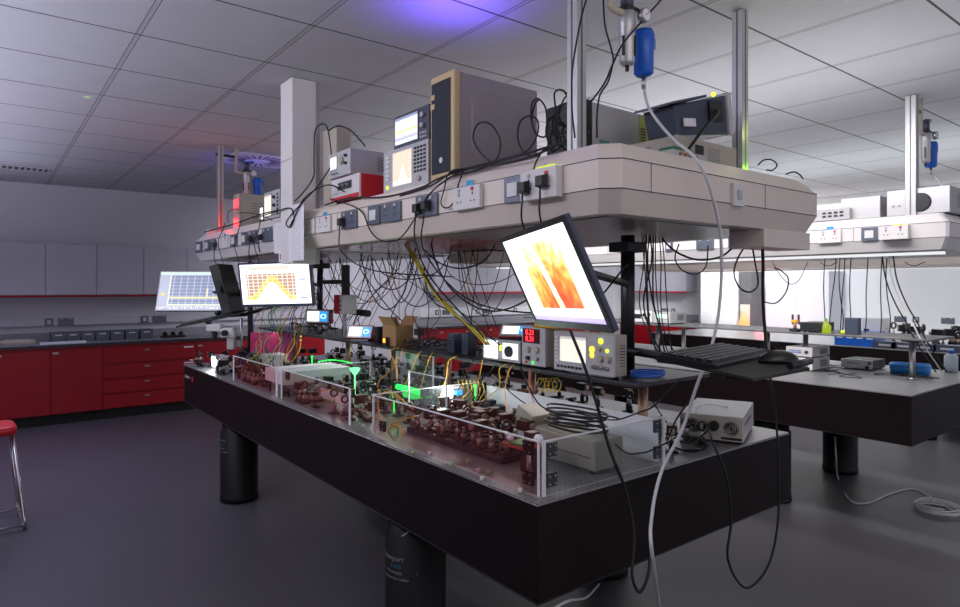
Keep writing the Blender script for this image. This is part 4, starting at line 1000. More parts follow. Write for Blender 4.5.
for (hx, hy) in ((1.356, 1.50), (1.94, 1.437), (1.40, 1.437), (1.356, 2.44), (1.356, 3.54), (1.356, 4.43)):
    for z_ in (.02, .115):
        s_ = B(-.006, .006, -.022, .022, 0, .045)
        if hy < 1.45: s_ = B(-.022, .022, .0, .012, 0, .045)
        h_ = s_.build('corner_bracket', blackr, en, loc=(hx-EX+.003, hy-EY, z_), bevel=.002)
        mb = MB()
        for dx in (-.012, .012):
            for dz in (.010, .034):
                if hy < 1.45: mb.cyl((dx, -.0002, dz), (dx, -.003, dz), .0035, n=8)
                else: mb.cyl((-.0062, dx, dz), (-.0085, dx, dz), .0035, n=8)
        mb.build('screws', steel, h_)

# ------------------------------------------------------------------ optics mounts
PR = {}
def mk_mount(kind, h, body, ringm):
    t = thing('optics_mount', 'x', 'optics mount', loc=(0, 0, -50))
    B(-.024, .024, -.018, .018, .0005, .009).build('base', body, t, bevel=.002)
    MB().cyl((0, 0, .0095), (0, 0, h*.6), .0115, n=14).build('post_holder', ringm if body is maroon else body, t)
    MB().cyl((0, 0, h*.6+.0002), (0, 0, h), .0062, n=12).build('post', steel, t)
    if kind == 'lens':
        M_ = Matrix.Translation((0, 0, h+.022)) @ Matrix.Rotation(PI/2, 4, 'X')
        MB().lathe([(.014, -.005), (.021, -.005), (.021, .005), (.014, .005), (.014, -.005)], (0, 0, 0), 22, M=M_).build('lens_ring', body, t)
        MB().cyl((0, -.001, h+.022), (0, .001, h+.022), .0138, n=20).build('lens', acr, t)
    elif kind == 'kin':
        B(-.022, .022, -.012, -.004, h+.0005, h+.045).build('front_plate', body, t, bevel=.002); B(-.022, .022, .0, .009, h+.0005, h+.045).build('back_plate', body, t, bevel=.002)
        for a, b in ((-.015, .008), (.015, .008), (-.015, .037)): MB().cyl((a, .0095, h+b), (a, .026, h+b), .005, n=10).build('adjuster', ringm, t)
        MB().cyl((0.0, -.0125, h+.024), (0, -.016, h+.024), .0127, n=20).build('mirror', chrome, t)
    elif kind == 'box':
        B(-.02, .02, -.03, .03, h+.0005, h+.04).build('head', body, t, bevel=.003); MB().cyl((0, -.0305, h+.02), (0, -.045, h+.02), .012, n=14).build('barrel', ringm, t)
    elif kind == 'stage':
        B(-.035, .035, -.035, .035, h+.0005, h+.014).build('lower_stage', body, t, bevel=.002); B(-.03, .03, -.03, .03, h+.0145, h+.028).build('upper_stage', ringm, t, bevel=.002)
        MB().cyl((.036, 0, h+.01), (.07, 0, h+.01), .0065, n=12).build('micrometer', steel, t)
        B(-.012, .012, -.012, .012, h+.0285, h+.05).build('clamp', body, t)
    return t
protos = []
for body, rm in ((maroon, brown), (blackr, steel), (blackr, copper)):
    for kind, h in (('lens', .085), ('kin', .075), ('box', .07), ('stage', .03), ('lens', .06), ('kin', .05)):
        protos.append(mk_mount(kind, h, body, rm))
used = set()
cachemap = {}
for c in bpy.data.objects:
    if c.parent: cachemap.setdefault(c.parent.name, []).append(c)
def place_mount(i, x, y, z, rz, label, group):
    if i in used: o = copy_tree(protos[i], None, cachemap)
    else: o = protos[i]; used.add(i)
    o.location = (x, y, z); o.rotation_euler = (0, 0, rz); o['label'] = label; o['group'] = group; return o
rnd = random.Random(11); occ = []
def spots(x0, x1, y0, y1, n, dmin, z, avoid=()):
    out = []; tries = 0
    while len(out) < n and tries < 6000:
        tries += 1; x = rnd.uniform(x0, x1); y = rnd.uniform(y0, y1)
        if any((x-a)**2+(y-b)**2 < dmin**2 and abs(z-zz) < .2 for a, b, zz in occ): continue
        if any(ax <= x <= bx2 and ay <= y <= by2 for ax, bx2, ay, by2 in avoid): continue
        occ.append((x, y, z)); out.append((x, y))
    return out
# breadboard inside the front bay
bbd = thing('breadboard', 'dark metal breadboard carrying optics inside the front bay of the enclosure', 'breadboard', loc=(1.60, 2.02, TZ))
B(-.12, .12, -.24, .42, .0005, .025).build('plate', mat('dark_board', (.05, .03, .035), .35, metal=.4), bbd, bevel=.003)
AV = [(1.42, 1.98, 1.42, 1.80), (1.34, 1.84, 3.56, 4.10), (1.40, 1.52, 3.0, 3.45), (1.90, 2.0, 1.4, 5.6)]
for (x, y) in spots(1.495, 1.705, 1.80, 2.43, 32, .052, TZ+.0255):
    place_mount(rnd.choice([0, 1, 2, 4, 5]), x, y, TZ+.0255, rnd.choice([0, PI/2, PI, -PI/2])+rnd.uniform(-.2, .2), 'small optics mount tinted with red reflection on the dark breadboard in the front bay', 'optics on the enclosed breadboard')
for (x, y) in spots(1.385, 1.50, 2.7, 4.45, 22, .06, TZ, AV):
    place_mount(rnd.choice([0, 1, 2, 3, 4, 5]), x, y, TZ, rnd.choice([0, PI/2, PI, -PI/2])+rnd.uniform(-.2, .2), 'black optics mount tinted with red reflection behind the far clear front panels of the enclosure', 'optics behind the far front panels')
for (x, y) in spots(1.55, 1.90, 2.56, 4.5, 46, .06, TZ, AV[1:]+[(1.66, 1.78, 2.60, 2.98)]):
    place_mount(rnd.choice(range(6, 18)), x, y, TZ, rnd.choice([0, PI/2, PI, -PI/2])+rnd.uniform(-.3, .3), 'black optics mount in the crowded middle of the near table', 'black optics in the middle of the near table')
for (x, y) in spots(1.75, 1.90, 1.85, 2.5, 12, .065, TZ, AV[:1]):
    place_mount(rnd.choice(range(6, 18)), x, y, TZ, rnd.uniform(0, 6), 'black optics mount between the breadboard and the white board', 'black optics before the white board')
for (x, y) in spots(2.02, 2.72, 1.75, 5.35, 70, .09, TZ, [(2.0, 2.12, a-.08, a+.08) for a in (1.60, 2.25, 2.95, 3.55, 4.2, 5.2)]+[(2.0, 2.9, 1.4, 2.0)]):
    place_mount(rnd.choice(range(6, 18)), x, y, TZ, rnd.choice([0, PI/2, PI, -PI/2])+rnd.uniform(-.3, .3), 'black optics mount under and beyond the raised shelf of the near table', 'black optics beyond the raised shelf')
for (x, y) in spots(2.02, 2.30, 1.46, 1.74, 5, .07, TZ, [(2.0, 2.12, 1.52, 1.68)]):
    place_mount(rnd.choice(range(6, 18)), x, y, TZ, rnd.uniform(0, 6), 'black optics mount at the table end beside the grey fan box', 'black optics at the near table end')
for (x, y) in spots(1.36, 1.9, 4.80, 5.62, 34, .065, TZ, [(1.36, 1.56, 5.04, 5.36), (1.68, 1.80, 5.28, 5.44), (1.46, 1.74, 5.38, 5.7)]):
    place_mount(rnd.choice(range(6, 18)), x, y, TZ, rnd.uniform(0, 6), 'small black optics mount at the far left end of the near table', 'optics at the far end of the near table')
# big block mount near the corner of the enclosure
bk = thing('fibre_stage', 'large maroon looking stage with white and green pieces inside the enclosure corner', 'stage', loc=(1.46, 1.64, TZ))
MB().cyl((0, -.03, .0005), (0, -.03, .10), .008, n=12).build('steel_post', steel, bk)
MB().cyl((0, -.03, .0002), (0, -.03, .006), .024, n=16).build('foot', dark, bk)
B(.02, .09, -.03, .04, .0005, .10).build('column', maroon, bk, bevel=.003); B(-.05, .09, -.06, .06, .1005, .108).build('stage_plate', mat('red_plate', (.40, .05, .04), .4), bk, bevel=.002)
B(-.04, .03, -.03, .03, .1085, .116).build('green_plate', mat('green_plate', (.05, .30, .08), .5), bk)
MB().sphere((.04, -.035, .125), .016, 10, (1, 1.2, 1)).build('white_clamp', white, bk); MB().sphere((-.02, .045, .122), .013, 10).build('white_clamp', white, bk)
B(.03, .07, -.01, .03, .1085, .14).build('mount_block', maroon, bk, bevel=.002)
# small loose bits on the table front
bits = mat('pale_bit', (.65, .62, .55), .5); greenbit = mat('pale_green_bit', (.35, .5, .25), .5)
for i, (px, py) in enumerate(((430, 453), (451, 464), (482, 478), (489, 472), (478, 470), (413, 452), (520, 490), (468, 461))):
    p = PZ(px, py, TZ+.008)
    tag(MB().cyl((p.x, p.y, TZ), (p.x, p.y, TZ+.014), .008, n=10).build('clamp_cap', (bits, greenbit)[i % 2]), 'tiny pale cap lying on the tabletop behind the clear front panel', 'cap', 'tiny caps on the tabletop')
# green lit cell
gc = thing('laser_cell', 'long glass laser cell glowing bright green in the middle of the near table', 'laser cell', loc=(1.72, 2.80, TZ))
MB().cyl((0, -.12, .118), (0, .13, .118), .014, n=16).build('glowing_tube', g_green, gc)
B(-.05, .05, -.11, .12, .088, .094).build('glowing_tray', glow('lit_soft_green', (.01, .75, .08), .9), gc)
for y_ in (-.13, .14): MB().cyl((0, y_, .0005), (0, y_, .10), .008, n=10).build('post', blackr, gc)
for y_ in (-.142, .132): B(-.02, .02, y_-.006, y_+.016, .10, .145).build('end_block', dark, gc)
g2 = thing('glass_cone', 'small green lit glass cone on a slim post at the enclosure middle', 'optics', loc=(1.72, 3.42, TZ))
MB().lathe([(.004, .0), (.004, .12), (.03, .155), (.032, .165)], (0, 0, .0005), 14).build('cone', glow('lit_pale_green', (.25, 1, .45), 1.4), g2)
wl = thing('work_lamp', 'small dazzling white lamp head on a post in the middle of the near table', 'lamp', loc=(1.78, 2.50, TZ))
MB().cyl((0, 0, .0005), (0, 0, .13), .008, n=10).build('post', blackr, wl)
B(-.03, .03, -.035, .035, .1305, .165).build('lamp_head', lgrey, wl, bevel=.004); B(-.040, -.0302, -.034, .034, .120, .170).build('lamp_face', glow('lit_lamp', (.9, 1, 1), 9), wl); B(-.0305, .0, -.07, -.036, .135, .155).build('blue_tab', g_blue, wl)
for i, (px, py, X) in enumerate(((475, 386, 1.85), (394, 396, 1.66), (312, 357, 1.86), (344, 371, 1.8))):
    p = PX(px, py, X); tag(MB().sphere(p, .010, 10).cyl((p.x, p.y, TZ), (p.x, p.y, p.z-.009), .004, n=8).build('laser_spot_glow', g_green), ('glowing ball added as a green laser spot beside the dazzling lamp', 'glowing ball added as a green laser spot in the gap of the enclosure', 'glowing ball added as a green laser spot before the pink board', 'glowing ball added as a green laser spot by the white inner board')[i], 'target')  # laser spots drawn as added glowing balls on pins
wt = thing('lit_tile_box', 'small box with two dazzling white windows on the table left of the clear enclosure', 'lamp', loc=(1.42, 5.20, TZ))
B(-.0, .09, -.1, .12, .0005, .10).build('case', lgrey, wt, bevel=.003); B(-.003, -.0005, .03, .10, .015, .09).build('window', g_white, wt); B(-.003, -.0005, -.07, -.02, .02, .085).build('window', g_white, wt)
vb = thing('vented_box', 'grey green flat box with slots beside the pink board', 'box', loc=(1.60, 4.16, TZ)); B(-.05, .16, -.13, .10, .0005, .10).build('case', mat('pale_green_metal', (.38, .46, .42), .5), vb, bevel=.003)
mb = MB()
for i in range(7): mb.box(-.051, -.0502, -.10+i*.022, -.09+i*.022, .05, .08)
mb.build('slots', black, vb)
lb2 = thing('light_box', 'pale box with copper connectors on the table before the pink board', 'box', loc=(1.72, 4.78, TZ)); B(-.06, .10, -.06, .12, .0005, .13).build('case', lgrey, lb2, bevel=.003)
for i in range(3): MB().cyl((-.0605, -.03+i*.05, .06), (-.075, -.03+i*.05, .06), .007, n=10).build('connector', copper, lb2)
pk = thing('pink_board', 'upright bright pink board at the far end of the near table', 'board', loc=(1.84, 5.15, TZ), rz=-.66)
B(-.17, .17, 0, .006, .0005, .27).build('panel', pink, pk); B(-.15, -.12, .0065, .05, .0005, .01).build('foot', dark, pk)
# microscope
mi = thing('microscope', 'white stereo microscope head on a stand below the edge on monitor', 'microscope', M=Matrix.Translation(PZ(232, 352, .9005)-Vector((.0,.0,0))) @ Matrix.Rotation(-.66, 4, 'Z'))
mi.location = (1.60, 5.50, TZ); mi.rotation_euler = (0, 0, -.66)
B(-.12, .12, -.04, .10, .0005, .02).build('base', dark, mi, bevel=.004); MB().cyl((.09, .06, .0205), (.09, .06, .38), .011, n=12).build('column', steel, mi)
MB().loops([[(-.05, -.05, .22), (.07, -.05, .22), (.07, .05, .22), (-.05, .05, .22)], [(-.04, -.045, .30), (.06, -.045, .30), (.06, .045, .30), (-.04, .045, .30)]]).build('body', creamw, mi, bevel=.012, seg=3)
B(-.17, -.045, -.04, .04, .27, .33).build('head', creamw, mi, bevel=.012, seg=3)
MB().cyl((.0, -.0505, .26), (.0, -.085, .26), .024, n=20).build('focus_knob', black, mi); MB().cyl((-.11, -.0, .2695), (-.11, 0, .21), .026, .018, 18).build('objective', black, mi)
B(.0, .06, -.03, .03, .12, .2195).build('arm_block', creamw, mi, bevel=.005); B(.06, .10, .02, .075, .14, .19).build('column_clamp', creamw, mi)
for s_ in (-.02, .02): MB().cyl((-.15, s_, .3305), (-.19, s_, .37), .012, n=12).build('eyepiece', black, mi)

wc_ = thing('white_cover', 'long white cover box with a white front in the far bays of the enclosure', 'cover', loc=(1.37, 3.64, TZ))
B(0, .43, 0, .30, .068, .145).build('cover_body', white, wc_, bevel=.002)
for a_, b_ in ((.02, .03), (.40, .03), (.02, .27), (.40, .27)): MB().cyl((a_, b_, .0005), (a_, b_, .0675), .008, n=10).build('leg', blackr, wc_)
# --- beige laser head box with cable coil, near corner
lhx, lhy = 1.72, 1.66
lh = thing('laser_source', 'beige boxy laser with a yellow warning label and cable coil on top', 'laser', loc=(lhx, lhy, TZ))
dbeige = mat('dull_beige_metal', (.30, .265, .215), .5)
B(-.075, .075, -.18, .14, .012, .115).build('housing', dbeige, lh, bevel=.006)
MB().loops([[(-.07, .14, .012), (.07, .14, .012), (.07, .14, .15), (-.07, .14, .15)], [(-.055, .30, .02), (.055, .30, .02), (.04, .26, .175), (-.04, .26, .175)]]).build('hood', dbeige, lh, bevel=.004)
B(-.0765, -.0752, -.16, .12, .055, .058).build('seam', dark, lh)
B(-.064, -.050, .18, .24, .105, .125).build('warning_label', ytape, lh); B(-.069, -.060, .165, .22, .06, .08).build('name_plate', paper, lh)
MB().cyl((0.02, .31, .04), (.02, .34, .04), .035, n=20).build('round_connector', dark, lh)
for a, b in ((-.06, -.16), (.06, -.16), (-.06, .12), (.06, .12)): MB().cyl((a, b, .0005), (a, b, .0118), .01, n=10).build('foot', rubber, lh)
co = MB().tube([Vector((lhx+.065*math.cos(a)*(1+.15*math.sin(1.7*a)), lhy-.02+.13*math.sin(a)*(1+.10*math.cos(2.3*a)), TZ+.121+.0022*a)) for a in [i*.45 for i in range(75)]], .0042, 6)
tag(co.build('cable_coil', rubber), 'loose coil of black cable on the beige laser head', 'cable')
# --- grey fan box at table end
gx0 = thing('rack_box', 'grey electronics box with fan grilles seen from behind at the near table end', 'electronics', M=Matrix.Translation((2.375, 1.50, TZ)) @ Matrix.Rotation(math.radians(-66.5), 4, 'Z'))
B(-.125, .125, 0.0, .40, .012, .115).build('case', lgrey, gx0, bevel=.003)
B(-.122, .122, -.003, -.0003, .016, .112).build('rear_panel', beige, gx0)
for x_ in (-.07, .08):
    mb = MB()
    for r_ in (.009, .017, .026): mb.tube([(x_+r_*math.cos(a), -.0045, .066+r_*math.sin(a)) for a in [i*PI/8 for i in range(16)]], .0020, 5, closed=True, smoothed=False)
    MB().cyl((x_, -.0032, .066), (x_, -.0042, .066), .030, n=24).build('fan_opening', black, gx0); mb.build('fan_grille', steel, gx0)
MB().cyl((.015, -.0035, .075), (.015, -.035, .075), .020, n=16).build('power_plug', black, gx0)
for x_, z_ in ((-.03, .045), (-.03, .085), (-.015, .06)): MB().cyl((x_, -.0035, z_), (x_, -.012, z_), .006, n=10).build('connector', steel, gx0)
B(.04, .12, -.0042, -.0031, .02, .03).build('slot', black, gx0)
for sx in (-.10, .10):
    for y_ in (.04, .36): MB().cyl((sx, y_, .0005), (sx, y_, .0118), .012, n=10).build('foot', rubber, gx0)
mb = MB()
for i in range(6): mb.box(.1252, .1262, .06+i*.04, .085+i*.04, .07, .08)
mb.build('vent_slots', black, gx0)
MB().tube([(-.06, .0, .116), (-.06, .03, .135), (-.03, .10, .14), (.04, .2, .118)], .0025, 6).build('wire_hook', creamw, gx0)

tag(MB().tube([Vector((5.25+.05*math.sin(a*.3), 2.75+.085*math.cos(a), TZ+.092+.08*math.sin(a))) for a in [i*.5 for i in range(36)]], .0035, 6).build('cable_coil', rubber), 'black cable coil standing on the right tabletop behind the white fronted box', 'cable')
# small meters on right table shelf seen beside the pole
inst_px('signal_meter', 'white fronted meter with black knobs on the right table shelf', 'instrument', 4.92, 634, 652, SH, .115, .25, lgrey, creamw, [('knob', .6, .65, .018, black), ('knob', .85, .7, .014, black), ('knob', .7, .35, .012, black), ('plate', .05, .4, .3, .7, dark)])
dm = inst_px('digit_meter', 'grey meter with pale green digits on the right table shelf', 'instrument', 4.92, 653, 670, SH, .105, .25, lgrey, lgrey, [('screen', .25, .85, .45, .9, g_pale)])
dm_s = [c for c in kids(dm) if c.name.startswith('screen_bezel')]
flat_text('4.51', .045, glow('lit_mint', (.3, 1, .6), 2.5), dm, Matrix.Translation((-.05, -.0045, .055)) @ Matrix.Rotation(PI/2, 4, 'X'), 'digits')
# ------------------------------------------------------------------ stuff on the right table
inst_px('signal_box', 'white fronted box with dark side lying on the right tabletop', 'instrument', 5.36, 841, 872, TZ, .075, .26, dark, creamw, [('knob', .85, .2, .012, dark), ('knob', .93, .7, .01, black), ('btn', .2, .6, .5, .7, 5, 1, dark)])
bl = thing('blue_bin', 'shallow blue plastic bin behind the near steel post on the right tabletop', 'bin', loc=(5.43, 1.78, TZ), rz=.25)
pr = []
def rr_loop(W, D, r, z, n=6):
    out = []
    for cx_, cy_, a0 in ((W-r, D-r, 0), (-W+r, D-r, PI/2), (-W+r, -D+r, PI), (W-r, -D+r, 3*PI/2)):
        for i in range(n+1): a = a0+PI/2*i/n; out.append((cx_+r*math.cos(a), cy_+r*math.sin(a), z))
    return out
MB().loops([rr_loop(.10, .12, .05, .001), rr_loop(.11, .13, .05, .07), rr_loop(.102, .122, .05, .07), rr_loop(.094, .114, .045, .008)], smooth=True).build('tub', lblue, bl)
bt = thing('bottle', 'clear bottle with a blue cap on the right tabletop by the photo edge', 'bottle', loc=(5.76, 1.62, TZ))
MB().lathe([(0, .0005), (.04, .0005), (.044, .006), (.044, .12), (.03, .135), (.02, .14), (0, .14)], n=20).build('bottle_body', mat('milky_plastic', (.45, .5, .55), .3), bt); MB().cyl((0, 0, .1405), (0, 0, .165), .022, n=16).build('cap', blue, bt)
for i, (px, z0, H) in enumerate(((801, TZ, .10), (801, TZ+.101, .08))):
    inst_px('bench_supply', ('lower', 'upper')[i]+' pale instrument of the pair under the right shelf behind the mouse', 'instrument', 4.95, 786, 812, z0, H-.002, .3, lgrey, creamw, [('btn', .1, .6, .3, .7, 5, 2, blue), ('knob', .8, .5, .012, dark)])
sb = inst_px('grey_case', 'flat dark grey case on the right shelf left of the yellow bottle', 'case', 4.90, 800, 821, SH, .075, .22, dark, dark, [])
yt = thing('spray_bottle', 'bright yellow green bottle on the right shelf', 'bottle', loc=(4.95, YX(826, 4.95), SH)); MB().lathe([(0, .0005), (.033, .0005), (.035, .05), (.02, .07), (.012, .09), (0, .092)], n=16).build('bottle_body', glow('glowing_bottle', (.7, .9, .02), .5), yt); MB().cyl((0, 0, .093), (0, 0, .11), .009, n=10).build('cap', mat('green_cap', (.1, .4, .05), .5), yt)  # glow put into the bottle's own colour
ys = thing('tape_roll', 'small yellow roll lying on the right shelf', 'tape', loc=(4.95, YX(845, 4.95), SH)); MB().lathe([(.014, .0005), (.03, .0005), (.03, .025), (.014, .025), (.014, .0005)], n=20).build('roll', ytape, ys)
gsb = thing('dark_block', 'upright dark grey block on the right shelf', 'block', loc=(4.95, YX(853, 4.95), SH)); B(-.03, .03, -.045, .045, .0005, .12).build('case', bluegrey, gsb, bevel=.003)
lp = thing('small_stage', 'orange and silver optics piece on the right shelf near the grey case', 'optics', loc=(4.90, YX(795, 4.90), SH)); B(-.03, .03, -.03, .03, .0005, .02).build('base', dark, lp); MB().cyl((0, 0, .0205), (0, 0, .07), .012, n=12).build('post', copper, lp); B(-.02, .02, -.02, .02, .0705, .09).build('head', orange, lp)
# black optics + boxes on table 3
inst_px('white_case', 'white box standing on the far table before the bright wall', 'box', 7.6, 862, 880, TZ, .30, .3, creamw, creamw, [('plate', .1, .4, .3, .6, dark)])
for i, px in enumerate((842, 852, 862, 872)):
    t_ = thing('blue_tray', ('leftmost', 'second', 'third', 'rightmost')[i]+' of the blue boxes on the far table behind the right shelf', 'box', loc=(7.5, YX(px, 7.5), TZ)); B(-.06, .2, -.055, .055, .0005, .16).build('case', blue, t_, bevel=.004); B(-.0625, -.0605, -.03, .03, .08, .11).build('label', paper, t_)
for i, px in enumerate((886, 905, 925, 948)):
    t_ = thing('linear_stage', ('leftmost', 'second', 'third', 'rightmost')[i]+' dark linear stage in the row on the far table', 'stage', loc=(7.45, YX(px, 7.45), TZ)); B(-.05, .1, -.11, .11, .0005, .07).build('rail', bluegrey, t_, bevel=.003); B(-.052, -.0502, -.06, .05, .025, .045).build('label', lgrey, t_)
for j in range(26):
    px = 884+rnd.uniform(0, 76); X = rnd.uniform(7.62, 8.3)
    o = place_mount(rnd.choice(range(6, 18)), X, YX(px, X), TZ, rnd.uniform(0, 6), 'black optics mount silhouetted on the far table before the bright wall', 'black optics on the far table')
    o.scale = (1.7, 1.7, 1.9)
# tall cupboards by the bright wall
tcu = thing('tall_cupboard', 'tall pale grey cupboard against the bright right wall beside the column', 'cupboard', loc=(10.4, 4.95, 0))
B(-.25, .29, -.55, .45, .06, 1.78).build('body', cabw, tcu, bevel=.004); B(-.25, .29, -.54, .44, .001, .059).build('plinth', dark, tcu)
for a, b in ((-.548, -.052), (-.048, .448)):
    d_ = B(-.27, -.2505, a, b, .07, 1.77).build('door', cabw, tcu, bevel=.003); B(-.285, -.2705, b-.06 if a < -.1 else a+.03, b-.03 if a < -.1 else a+.06, .95, 1.1).build('handle', dark, d_)
lk = thing('dark_cabinet', 'dark curtained cabinet between the column and the tall cupboard', 'cabinet', loc=(9.80, 5.52, 0))
B(-.08, .3, -.10, .10, .001, 1.82).build('body', mat('dark_curtain', (.09, .09, .095), .7, noise=.3, nscale=14), lk, bevel=.003); B(-.085, -.0805, -.08, .08, .6, 1.25).build('notice_panel', mat('buff_paper', (.55, .5, .42), .8), lk)
lt_ = thing('lit_lamp_shade', 'glowing warm yellow pink lamp beside the column foot', 'lamp', loc=(9.55, 5.45, TZ-.02)); 
MB().lathe([(0, .26), (.02, .26), (.10, 0), (0, 0)], n=16).build('shade', glow('lit_warm', (1, .45, .15), 1.5), lt_); MB().cyl((0, 0, -.88), (0, 0, -.001), .02, n=10).build('stand', dark, lt_)
light('pink_glow', 'POINT', (9.45, 5.1, 1.0), 5, (1, .15, .2), .1)

# counter things at back left
zc = .9005
for i in range(7):
    x_ = XY(58+i*14.6, 8.85)
    t_ = thing('storage_bin', ('leftmost', 'second', 'third', 'middle', 'third from right', 'second from right', 'rightmost')[i]+' of seven grey storage bins in a row on the back counter', 'bin', loc=(x_, 8.86, zc), group='grey storage bins on the back counter')
    MB().loops([rr_loop(.068, .09, .01, .001, 2), rr_loop(.076, .1, .01, .112, 2), rr_loop(.070, .094, .01, .112, 2), rr_loop(.062, .084, .01, .006, 2)]).build('tub', binm, t_)
    B(-.035, .035, -.101, -.0985, .075, .088).build('label', paper, t_, rot=(.0, 0, 0))
sk = thing('cutting_mat', 'pale stack of cloth on the left end of the back counter', 'cloth', loc=(XY(18, 8.8), 8.8, zc)); MB().loops([rr_loop(.16, .1, .04, .001), rr_loop(.17, .11, .04, .03), rr_loop(.12, .08, .04, .05)]).build('fold', mat('cream_cloth', (.6, .55, .45), .9), sk)
tag(MB().loops([rr_loop(.22, .06, .01, zc, 3), rr_loop(.22, .06, .01, zc+.02, 3)]).build('paper_pile', paper), 'flat white pile of paper before the grey bins', 'paper')
o = bpy.data.objects['paper_pile']; o.location = (XY(63, 8.62), 8.60, zc)
for i, px in enumerate((163, 171, 179)):
    t_ = thing('safety_goggles', ('left', 'middle', 'right')[i]+' pair of dark goggles at the right end of the bins', 'goggles', loc=(XY(px+2, 8.75), 8.75, zc)); B(-.05, .05, -.03, .03, .0005, .03).build('frame', black, t_, bevel=.006); MB().cyl((0, -.012, .031), (0, .012, .055), .028, n=14).build('lens', black, t_)
# stool
sp = PZ(6, 545, 0); sx, sy = .0, 5.16
so = thing('stool', 'red topped stool with chrome tube legs at the left photo edge', 'stool', loc=(sx, sy, 0), rz=.05)
MB().loops([rr_loop(.145, .145, .05, .600), rr_loop(.155, .155, .055, .612), rr_loop(.155, .155, .055, .645), rr_loop(.14, .14, .05, .656)], smooth=True).build('seat', mat('stool_red', (.62, .012, .02), .35), so)
for s_ in (-1, 1):
    MB().tube([(s_*.13, -.12, .60), (s_*.185, -.19, .06), (s_*.19, -.20, .02), (s_*.19, -.17, .013), (s_*.19, .17, .013), (s_*.19, .20, .02), (s_*.185, .19, .06), (s_*.13, .12, .60)], .011, 10, smoothed=False).build('leg_frame', chrome, so)
for y_ in (-.15, .15): MB().cyl((-.19, y_*1.24, .03), (.19, y_*1.24, .03), .009, n=10).build('cross_bar', chrome, so)

# ------------------------------------------------------------------ cables
def cab(name, label, pts, r, m, cat='cable', group=None, n=6):
    p0 = Vector(pts[0]); o = MB().tube([Vector(p)-p0 for p in pts], r, n).build(name, m, loc=tuple(p0) if p0.length else (0, 0, 1e-6))
    return tag(o, label, cat, group)
def cpx(label, X, pix, r=.004, m=rubber, name='cable', group=None):
    pts = [PX(q[0], q[1], q[2] if len(q) > 2 else X) for q in pix]; return cab(name, label, pts, r, m, group=group)
def cpy(label, Y, pix, r=.004, m=rubber, name='cable', group=None):
    pts = [PY(q[0], q[1], q[2] if len(q) > 2 else Y) for q in pix]; return cab(name, label, pts, r, m, group=group)
# front of near table
cpy('black cable looping from the grey fan box down below the table and back up', 1.31, [(708, 424, 1.50), (712, 440, 1.36), (726, 475), (731, 520), (728, 560), (746, 588), (768, 566), (778, 520), (778, 450), (774, 400), (770, 376, 1.1)], .0045)
cpy('thick black cable from the tilted monitor down over the table end', 1.30, [(570, 330, 1.40), (584, 365, 1.36), (597, 405, 1.34), (610, 450, 1.33), (626, 492, 1.32), (634, 535, 1.30), (632, 575, 1.28), (640, 592, 1.27), (649, 570, 1.27), (650, 530, 1.31), (655, 490, 1.35), (665, 466, 1.40)], .0055)
cpy('pale cable end on the floor below the near table corner', 1.35, [(548, 612, 1.35), (568, 601, 1.4), (585, 598, 1.5), (594, 590, 1.6), (599, 584, 1.7)], .004, trans_white)
cpy('thin black cable looping over the beige laser head to the right bracket', 1.60, [(520, 366, 1.75), (528, 385, 1.75), (540, 405, 1.75), (560, 412, 1.7), (600, 414, 1.65), (640, 425, 1.6), (664, 432, 1.5), (668, 445, 1.47)], .003)
cpx('thin black cable crossing in front of the white board', 1.80, [(492, 375), (520, 400), (548, 414), (580, 412), (612, 420), (640, 412), (655, 405), (680, 380)], .0028)
cpx('black cable arching from laser head coil to the clear panel edge', 1.75, [(600, 430), (625, 452), (640, 453), (652, 450), (672, 440)], .003)
cpx('black cable dropping from the shelf end to the connectors of the grey fan box', 2.25, [(642, 383, 2.1), (652, 400), (668, 424), (688, 440), (704, 434), (712, 424)], .0032)
cpx('black cable lying in a flat loop left of the grey fan box', 2.15, [(672, 446), (690, 452), (706, 447), (700, 438), (682, 436), (670, 441), (678, 449), (698, 450)], .0035)
cpx('black cable rising from the near table end to the raised shelf', 2.0, [(668, 440), (676, 420), (690, 400), (700, 385)], .0032)
cpx('black cable curving from the thick black pole over the pale oscilloscope side', 1.95, [(640, 352), (628, 358), (618, 370), (614, 380)], .004)
# cables over the near carrier edge
cpx('black cable draped in a shallow curve over the face of the near carrier', 1.425, [(330, 199, 1.47), (345, 203), (362, 212), (370, 230), (380, 240), (395, 241), (405, 233), (417, 215), (428, 196), (446, 180), (470, 168, 1.47), (500, 160, 1.47)], .0036)
cpx('black cable running along the top front edge of the near carrier', 1.465, [(325, 205), (350, 198), (385, 197), (420, 188), (440, 178), (470, 168), (510, 158), (545, 148), (565, 142)], .0045)
cpx('second black cable along the top front edge, below the computer tower', 1.455, [(400, 196), (430, 186), (455, 171), (480, 167), (520, 160), (550, 149)], .004)
cpx('black cable standing in a round loop against the tower side', 1.47, [(450, 177), (478, 170), (496, 160), (500, 140), (490, 124), (478, 124), (473, 138), (480, 152), (492, 162), (505, 160)], .0035)
cpx('second black cable loop right of the first against the tower side', 1.50, [(500, 160), (525, 152), (536, 138), (538, 122), (530, 116), (520, 122), (518, 140), (526, 154), (540, 156)], .0035)
cpx('black cable in a narrow loop below the computer tower on the carrier face', 1.425, [(470, 168, 1.47), (450, 172), (444, 190), (441, 203), (446, 208), (453, 203), (458, 186), (463, 172, 1.47)], .003)
cpx('short black cable hooking over the carrier edge beside the deep cream socket', 1.43, [(550, 146, 1.48), (542, 152), (536, 162), (533, 172)], .003)
cpx('black cable in a thin loop over the paper notices', 1.375, [(330, 168), (318, 186), (300, 205), (290, 216), (286, 224), (290, 227), (294, 219), (290, 208), (275, 212), (255, 218)], .0035)
